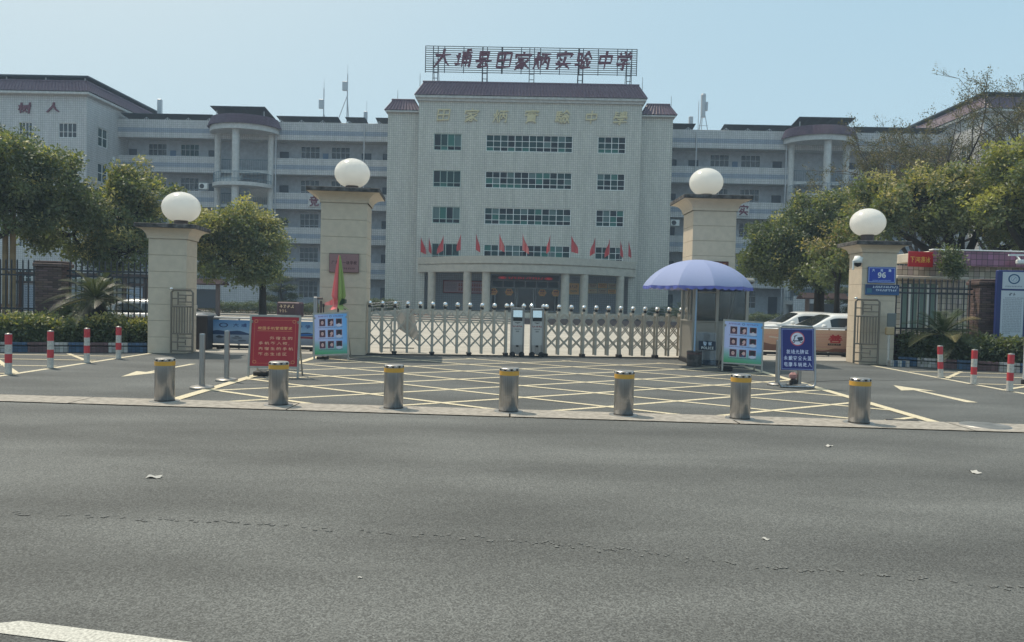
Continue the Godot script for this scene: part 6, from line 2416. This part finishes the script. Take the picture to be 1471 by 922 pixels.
func tree(called: String, label: String, at: Vector3, trunk_r: float, fork: float, lobes: Array, dens: float, dark: Color, light: Color, tip: Color, tipness: float, lean := Vector3.ZERO) -> void:
	# lobes: [centre offset, radii]; leaves gather in tufts near the lobes' surfaces
	var o := thing(called, label, "tree", at, 0.0)
	var m := MB.new()
	var top := Vector3(0, fork, 0) + lean
	m.tube([Vector3(0, -0.1, 0), Vector3(0.02, 0.25, 0), Vector3(0, fork * 0.5, 0) + lean * 0.4, top], [trunk_r * 1.5, trunk_r * 1.1, trunk_r * 0.9, trunk_r * 0.75], 12)
	part("trunk", m, M.bark, o)
	var places := []
	var tints := []
	var limbs := MB.new()
	for lb in lobes:
		var c: Vector3 = lb[0]
		var r: Vector3 = lb[1]
		var mid := top.lerp(c, 0.55) + Vector3(rng.randfn(), 0.2, rng.randfn()) * 0.15
		limbs.tube([top - Vector3(0, 0.15, 0), mid, c], [trunk_r * 0.6, trunk_r * 0.38, trunk_r * 0.2], 8)
		var vol := r.x * r.y + r.y * r.z + r.x * r.z
		var tufts := int(vol * 7.4 * dens) + 6
		for i in tufts:
			var d := Vector3(rng.randfn(), rng.randfn(), rng.randfn()).normalized()
			var k := lerpf(0.5, 1.04, sqrt(rng.randf()))
			var q := c + d * r * k
			if d.y < -0.55 and rng.randf() < 0.6:
				continue
			if rng.randf() < 0.4:
				limbs.tube([c.lerp(q, 0.05), c.lerp(q, 0.55) + Vector3(0, 0.08, 0), q], [trunk_r * 0.16, trunk_r * 0.1, 0.012], 5)
			var sz := rng.randf_range(0.24, 0.42)
			var base := dark.lerp(light, rng.randf())
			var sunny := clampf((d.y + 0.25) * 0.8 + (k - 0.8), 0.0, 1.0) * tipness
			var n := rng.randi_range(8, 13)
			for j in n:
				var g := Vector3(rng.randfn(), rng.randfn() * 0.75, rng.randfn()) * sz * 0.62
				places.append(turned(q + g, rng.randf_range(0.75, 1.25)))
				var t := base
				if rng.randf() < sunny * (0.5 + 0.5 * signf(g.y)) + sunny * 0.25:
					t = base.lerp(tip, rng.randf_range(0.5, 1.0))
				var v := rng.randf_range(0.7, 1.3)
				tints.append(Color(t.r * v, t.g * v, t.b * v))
	part("limb", limbs, M.bark, o)
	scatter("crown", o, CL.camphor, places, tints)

func hedge(label: String, corners: Array, y0: float, y1: float, count: int, dark: Color, light: Color, tip: Color) -> void:
	# corners: near-left, near-right, far-right, far-left as [x, distance]
	var o := thing("hedge", label, "hedge", Vector3.ZERO)
	var places := []
	var tints := []
	for i in count:
		var u := rng.randf()
		var w := rng.randf()
		var a := Vector2(corners[0][0], corners[0][1]).lerp(Vector2(corners[1][0], corners[1][1]), u)
		var b := Vector2(corners[3][0], corners[3][1]).lerp(Vector2(corners[2][0], corners[2][1]), u)
		if rng.randf() < 0.5:
			w = w * w * 0.3
		var q := a.lerp(b, w)
		var bump := 0.06 * sin(u * 31.0) + 0.05 * sin(u * 77.0 + 2.0) + 0.04 * rng.randfn()
		var h := pow(rng.randf(), 0.6)
		places.append(turned(Vector3(q.x, lerpf(y0, y1 + bump, h), -q.y), rng.randf_range(0.5, 0.9)))
		var t := dark.lerp(light, rng.randf())
		if h > 0.86 and rng.randf() < 0.6:
			t = t.lerp(tip, rng.randf())
		tints.append(t)
	scatter("foliage", o, CL.camphor, places, tints)

func cycad(label: String, at: Vector3, trunk_h: float, trunk_r: float, fronds: int, reach: float, c: Color, dry := 0.15) -> void:
	var o := thing("cycad", label, "palm", at, 0.0)
	var m := MB.new()
	m.lathe([Vector2(trunk_r * 1.2, -0.05), Vector2(trunk_r, 0.15), Vector2(trunk_r * 1.05, trunk_h * 0.7), Vector2(trunk_r * 0.7, trunk_h), Vector2(0, trunk_h + 0.1)], 14)
	part("trunk", m, M.bark, o)
	var gm := mat(c, 0.45)
	gm.backlight_enabled = true
	gm.backlight = Color(0.25, 0.28, 0.12)
	var ym := mat(lin(0.28, 0.24, 0.1), 0.6)
	for i in fronds:
		m = MB.new()
		var a := i * 2.39996 + rng.randf() * 0.3
		var rise := lerpf(1.35, -0.1, float(i) / fronds)
		var len := reach * rng.randf_range(0.85, 1.1)
		var out := Vector3(cos(a), 0, sin(a))
		var side := Vector3(-sin(a), 0, cos(a))
		var spine := func(t: float) -> Vector3:
			return Vector3(0, trunk_h, 0) + out * len * (t * cos(rise) + 0.12 * t * t) + Vector3(0, len * (sin(rise) * t - 0.55 * t * t * (0.6 + 0.4 * cos(rise))), 0)
		m.tube([spine.call(0.0), spine.call(0.3), spine.call(0.6), spine.call(0.98)], [0.016, 0.013, 0.01, 0.004], 5, false)
		for j in 30:
			var t := 0.14 + 0.85 * j / 30.0
			var p: Vector3 = spine.call(t)
			var f: Vector3 = (spine.call(t + 0.02) - p).normalized()
			var l := 0.26 * reach * sin(clampf(t * 1.05, 0, 1) * PI * 0.9 + 0.18)
			for s in [-1.0, 1.0]:
				var d: Vector3 = (side * s + f * 0.75 + Vector3(0, 0.28, 0)).normalized()
				var w: Vector3 = f * 0.0075
				m.quad(p - w, p + w, p + d * l + w * 0.3, p + d * l - w * 0.3)
		part("frond", m, ym if rng.randf() < dry else gm, o)

func bare_tree(label: String, at: Vector3, h: float, seed: int) -> void:
	var o := thing("bare_tree", label, "tree", at)
	var r := RandomNumberGenerator.new()
	r.seed = seed
	var m := MB.new()
	var tw := MB.new()
	var places := []
	var tints := []
	m.tube([Vector3(0, 0, 0), Vector3(0.1, h * 0.25, 0), Vector3(0.0, h * 0.42, 0)], [0.32, 0.25, 0.2], 10)
	var stack := []
	for i in 9:
		var a := i * 2.4 + r.randf()
		stack.append([Vector3(0, h * (0.3 + 0.012 * i), 0), Vector3(cos(a) * 0.9, 0.75 + r.randf() * 0.5, sin(a) * 0.9).normalized(), h * 0.3, 0.11, 0])
	while stack.size() > 0:
		var s: Array = stack.pop_back()
		var p: Vector3 = s[0]
		var d: Vector3 = s[1]
		var q: Vector3 = p + d * s[2] + Vector3(r.randfn(), r.randfn() * 0.4, r.randfn()) * s[2] * 0.1
		(m if s[4] < 2 else tw).tube([p, p.lerp(q, 0.5) + Vector3(r.randfn(), r.randfn(), r.randfn()) * s[2] * 0.04, q], [s[3], s[3] * 0.8, s[3] * 0.6], 5 if s[4] > 0 else 7, false)
		if s[4] >= 2:
			for k in 3:
				if r.randf() < 0.95:
					places.append(turned(p.lerp(q, r.randf_range(0.4, 1.05)) + Vector3(r.randfn(), r.randfn(), r.randfn()) * 0.12, r.randf_range(0.5, 0.95)))
					var t := Color(0.06, 0.075, 0.04).lerp(Color(0.2, 0.16, 0.09), r.randf())
					tints.append(t)
		if s[4] < 4:
			for k in (3 if s[4] < 3 else 2):
				var e := (d + Vector3(r.randfn(), r.randfn() * 0.6 + 0.18, r.randfn()) * 0.55).normalized()
				stack.append([q if k < 2 else p.lerp(q, 0.6), e, s[2] * r.randf_range(0.55, 0.75), s[3] * 0.55, s[4] + 1])
	part("trunk", m, M.bark, o)
	part("twigs", tw, M.twig, o).set_meta("kind", "stuff")
	scatter("leaves", o, CL.sparse, places, tints)

func greenery() -> void:
	CL.camphor = leaf_clump(22, 0.21, 0.125, 0.062, 5)
	CL.sparse = leaf_clump(12, 0.3, 0.14, 0.06, 6)
	var dk := Color(0.09, 0.12, 0.078)
	var md := Color(0.20, 0.23, 0.125)
	var yl := Color(0.52, 0.46, 0.21)
	var rd := Color(0.46, 0.36, 0.21)
	# left
	tree("camphor_tree", "large dark camphor tree behind the far left fence", Vector3(-18.2, 0, -26.6), 0.26, 3.0,
		[[Vector3(-0.8, 5.9, 0), Vector3(2.0, 1.4, 2.0)], [Vector3(1.7, 5.3, 0.4), Vector3(1.5, 1.4, 1.8)], [Vector3(0.8, 4.2, 0.5), Vector3(1.7, 0.9, 1.6)], [Vector3(-2.6, 4.9, 0), Vector3(1.8, 1.8, 2.0)], [Vector3(2.5, 4.3, -0.4), Vector3(1.0, 1.1, 1.2)]],
		0.95, dk, md.lerp(dk, 0.25), yl, 0.25, Vector3(-0.5, 0, 0))
	tree("camphor_tree", "broad yellowish camphor tree behind the brick pier", Vector3(-15.6, 0, -29.6), 0.2, 2.3,
		[[Vector3(-1.2, 3.6, 0.3), Vector3(1.6, 1.1, 1.5)], [Vector3(0.4, 4.2, 0.0), Vector3(1.4, 1.2, 1.5)], [Vector3(1.3, 5.5, -0.2), Vector3(1.05, 0.95, 1.2)], [Vector3(1.1, 3.0, 0.5), Vector3(1.6, 0.9, 1.4)]],
		0.9, dk.lerp(md, 0.4), md, yl.lerp(rd, 0.3), 0.6)
	tree("camphor_tree", "round yellow green tree between the two left pillars", Vector3(-10.5, 0, -32.2), 0.17, 2.2,
		[[Vector3(-2.0, 3.6, 0.2), Vector3(1.1, 1.15, 1.2)], [Vector3(-0.9, 4.2, 0), Vector3(1.2, 1.0, 1.2)], [Vector3(0.05, 3.5, 0.2), Vector3(0.8, 1.1, 1.1)], [Vector3(-1.1, 2.75, 0.5), Vector3(1.5, 0.65, 1.2)], [Vector3(0.0, 2.4, 0.2), Vector3(0.75, 0.7, 0.9)], [Vector3(-3.0, 4.2, -0.4), Vector3(0.8, 0.8, 0.8)]],
		1.0, md.lerp(dk, 0.5), md, yl, 0.8)
	tree("camphor_tree", "dense dark green tree behind the white cars", Vector3(13.6, 0, -34.0), 0.26, 2.6,
		[[Vector3(-1.6, 4.1, 0.2), Vector3(1.7, 1.4, 1.6)], [Vector3(0.0, 5.2, 0.0), Vector3(1.5, 1.3, 1.5)], [Vector3(-2.5, 3.3, 0.4), Vector3(1.2, 0.8, 1.3)], [Vector3(0.9, 3.9, 0.3), Vector3(1.3, 1.2, 1.4)], [Vector3(-0.8, 3.0, 0.4), Vector3(1.8, 0.6, 1.3)]],
		1.05, dk, md.lerp(dk, 0.2), yl, 0.18)
	tree("camphor_tree", "small rusty leaved tree behind the number pillar", Vector3(12.9, 0, -30.5), 0.12, 2.2,
		[[Vector3(-0.5, 3.3, 0.2), Vector3(1.1, 0.9, 1.0)], [Vector3(0.4, 3.9, 0.0), Vector3(0.9, 0.8, 0.9)]],
		0.75, dk.lerp(md, 0.5), md, rd, 0.8)
	tree("camphor_tree", "broad olive tree behind the gate lodge", Vector3(16.6, 0, -28.5), 0.3, 3.1,
		[[Vector3(-3.3, 4.8, 0.2), Vector3(1.2, 0.85, 1.4)], [Vector3(-1.9, 5.4, 0.2), Vector3(1.4, 1.0, 1.5)], [Vector3(0.0, 5.0, 0.4), Vector3(1.4, 1.0, 1.5)], [Vector3(-0.6, 6.2, -0.4), Vector3(1.2, 0.7, 1.2)], [Vector3(2.2, 4.3, 0.6), Vector3(1.4, 0.6, 1.2)], [Vector3(-2.8, 5.9, -0.6), Vector3(0.8, 0.6, 0.8)], [Vector3(1.4, 5.6, -0.5), Vector3(1.0, 0.7, 1.0)]],
		0.66, dk.lerp(md, 0.4), md, rd.lerp(yl, 0.6), 0.65)
	tree("camphor_tree", "bright yellow green tree beside the olive tree at the right edge", Vector3(17.9, 0, -26.6), 0.24, 3.6,
		[[Vector3(-0.8, 6.2, 0.2), Vector3(1.1, 1.1, 1.2)], [Vector3(0.7, 6.7, 0), Vector3(1.2, 1.1, 1.3)], [Vector3(0.2, 5.1, 0.4), Vector3(1.4, 0.8, 1.4)], [Vector3(2.3, 5.7, 0), Vector3(1.5, 1.4, 1.5)], [Vector3(-1.3, 4.9, 0.5), Vector3(0.8, 0.6, 0.9)]],
		0.75, dk.lerp(md, 0.5), md, Color(0.52, 0.49, 0.17), 0.85)
	bare_tree("tall sparse twiggy tree with few leaves behind the right trees", Vector3(25.2, 0, -40.5), 13.6, 11)
	bare_tree("smaller sparse tree nearer the right wing", Vector3(21.6, 0, -41.0), 10.4, 17)
	bare_tree("sparse twiggy tree at the right edge behind the yellow tree", Vector3(27.2, 0, -41.5), 13.6, 23)
	# planting
	hedge("clipped yellowish hedge in the left planter", [[-17.4, 17.0], [-9.3, 19.35], [-9.3, 20.2], [-17.4, 20.2]], 0.2, 0.72, 3000, dk.lerp(md, 0.3), md, yl)
	hedge("dark clipped hedge in the right planter by the number pillar", [[10.7, 20.8], [12.6, 19.6], [12.6, 20.9], [10.7, 21.1]], 0.15, 0.72, 800, dk, md.lerp(dk, 0.4), md)
	hedge("pale edged hedge below the blue notice stand", [[12.65, 19.55], [17.5, 16.6], [17.5, 20.2], [12.65, 20.3]], 0.2, 0.7, 1700, dk, md, Color(0.34, 0.30, 0.16))
	hedge("low hedge at the left foot of the main building", [[-16.0, 65.5], [-9.8, 65.5], [-9.8, 67.5], [-16.0, 67.5]], 0.2, 1.15, 700, dk, md.lerp(dk, 0.5), md)
	hedge("low hedge at the right foot of the main building", [[11.8, 65.5], [18.5, 65.5], [18.5, 67.5], [11.8, 67.5]], 0.2, 1.0, 700, dk, md.lerp(dk, 0.5), md)
	hedge("dark shrub border along the left wing", [[-31, 55.5], [-12.5, 55.5], [-12.5, 57.5], [-31, 57.5]], 0.1, 0.75, 1500, dk, md.lerp(dk, 0.5), md)
	hedge("dark shrub border along the right wing", [[14.0, 55.5], [31, 55.5], [31, 57.5], [14.0, 57.5]], 0.1, 0.75, 1500, dk, md.lerp(dk, 0.5), md)
	var green := lin(0.03, 0.055, 0.022)
	cycad("stout cycad with a dark trunk in the left planter", Vector3(-10.75, 0.1, -19.75), 1.2, 0.28, 34, 1.15, lin(0.035, 0.055, 0.028), 0.06)
	cycad("low spreading cycad in front of the right fence", Vector3(11.6, 0.1, -20.6), 0.75, 0.28, 30, 1.2, green, 0.12)
	cycad("small dark cycad by the steps to the right", Vector3(12.9, 0.0, -58.0), 0.7, 0.2, 20, 1.6, green, 0.0)
	cycad("small dark cycad by the steps to the left", Vector3(-11.6, 0.0, -58.0), 0.5, 0.2, 18, 1.2, green, 0.0)
	# clipped cloud pines and a shrub or two
	for q in [[-16.3, 54.0, "cloud pruned dark pine in front of the left wing"], [21.3, 50.0, "cloud pruned dark pine in front of the right wing"]]:
		var o := thing("cloud_pine", q[2], "tree", Vector3(q[0], 0, -q[1]))
		var m := MB.new()
		m.tube([Vector3(0, 0, 0), Vector3(0.15, 0.9, 0), Vector3(-0.1, 1.7, 0), Vector3(0.05, 2.5, 0)], [0.11, 0.09, 0.07, 0.04], 8)
		for e in [[-0.7, 1.05], [0.7, 1.25], [-0.4, 1.75], [0.55, 1.85], [0.1, 2.45], [0.5, 0.75]]:
			m.tube([Vector3(0.05, e[1] - 0.15, 0), Vector3(e[0], e[1], 0)], [0.04, 0.02], 6)
		part("trunk", m, M.bark, o)
		var places := []
		var tints := []
		for e in [[-0.75, 1.1, 0.55], [0.75, 1.3, 0.5], [-0.45, 1.8, 0.4], [0.6, 1.9, 0.4], [0.1, 2.5, 0.5], [0.5, 0.8, 0.6]]:
			for i in 50:
				places.append(turned(Vector3(e[0] + rng.randfn() * e[2] * 0.5, e[1] + rng.randf() * 0.2, rng.randfn() * 0.3), 0.7))
				tints.append(dk.lerp(md, rng.randf() * 0.4) * 0.7)
		scatter("crown", o, CL.camphor, places, tints)
	for q in [[-11.35, 20.05, 0.5, 0.85, "bright leafy shrub beside the stout cycad"], [-13.3, 20.9, 0.35, 0.5, "weedy shrub behind the left fence wall"], [13.05, 22.9, 0.4, 0.45, "dark creeper bush hanging at the lodge banner"], [-15.9, 22.5, 0.6, 0.9, "dark shrub behind the far left bars"]]:
		var o := thing("shrub", q[4], "shrub", Vector3(q[0], 0, -q[1]))
		var m := MB.new()
		for i in 5:
			m.tube([Vector3(0, 0, 0), Vector3(rng.randfn() * 0.12, q[3] * 0.6, rng.randfn() * 0.1)], [0.015, 0.008], 5)
		part("stem", m, M.bark, o)
		var places := []
		var tints := []
		var high: float = 2.95 if q[0] > 12 else q[3]
		for i in 90:
			places.append(turned(Vector3(rng.randfn() * q[2] * 0.45, high * 1.0 + rng.randfn() * (0.2 if q[0] > 12 else q[3] * 0.28), rng.randfn() * q[2] * 0.3), 0.7))
			tints.append(dk.lerp(md, rng.randf()))
		scatter("foliage", o, CL.camphor, places, tints)

func litter() -> void:
	var k := 0
	for q in [[-2.97, 6.38, 0.115, "crumpled white scrap on the left of the street"], [3.58, 8.54, 0.1, "small white scrap near the sixth bollard on the street"], [4.49, 7.33, 0.12, "pale crumpled scrap on the far right of the street"], [1.73, 5.08, 0.05, "tiny white scrap beside the asphalt seam"], [-0.81, 4.21, 0.025, "speck of white litter in the middle of the street"]]:
		var o := thing("paper_scrap", q[3], "litter", Vector3(q[0], 0.004, -q[1]), k * 40.0)
		k += 1
		var m := MB.new()
		var s: float = q[2]
		m.grid(6, 4, func(u: float, t: float) -> Vector3: return Vector3((u - 0.5) * s, 0.12 * s * (0.5 + 0.5 * sin(u * 7.0 + t * 4.0 + k)), (t - 0.5) * s * 0.6))
		part("sheet", m, M.scrap, o)
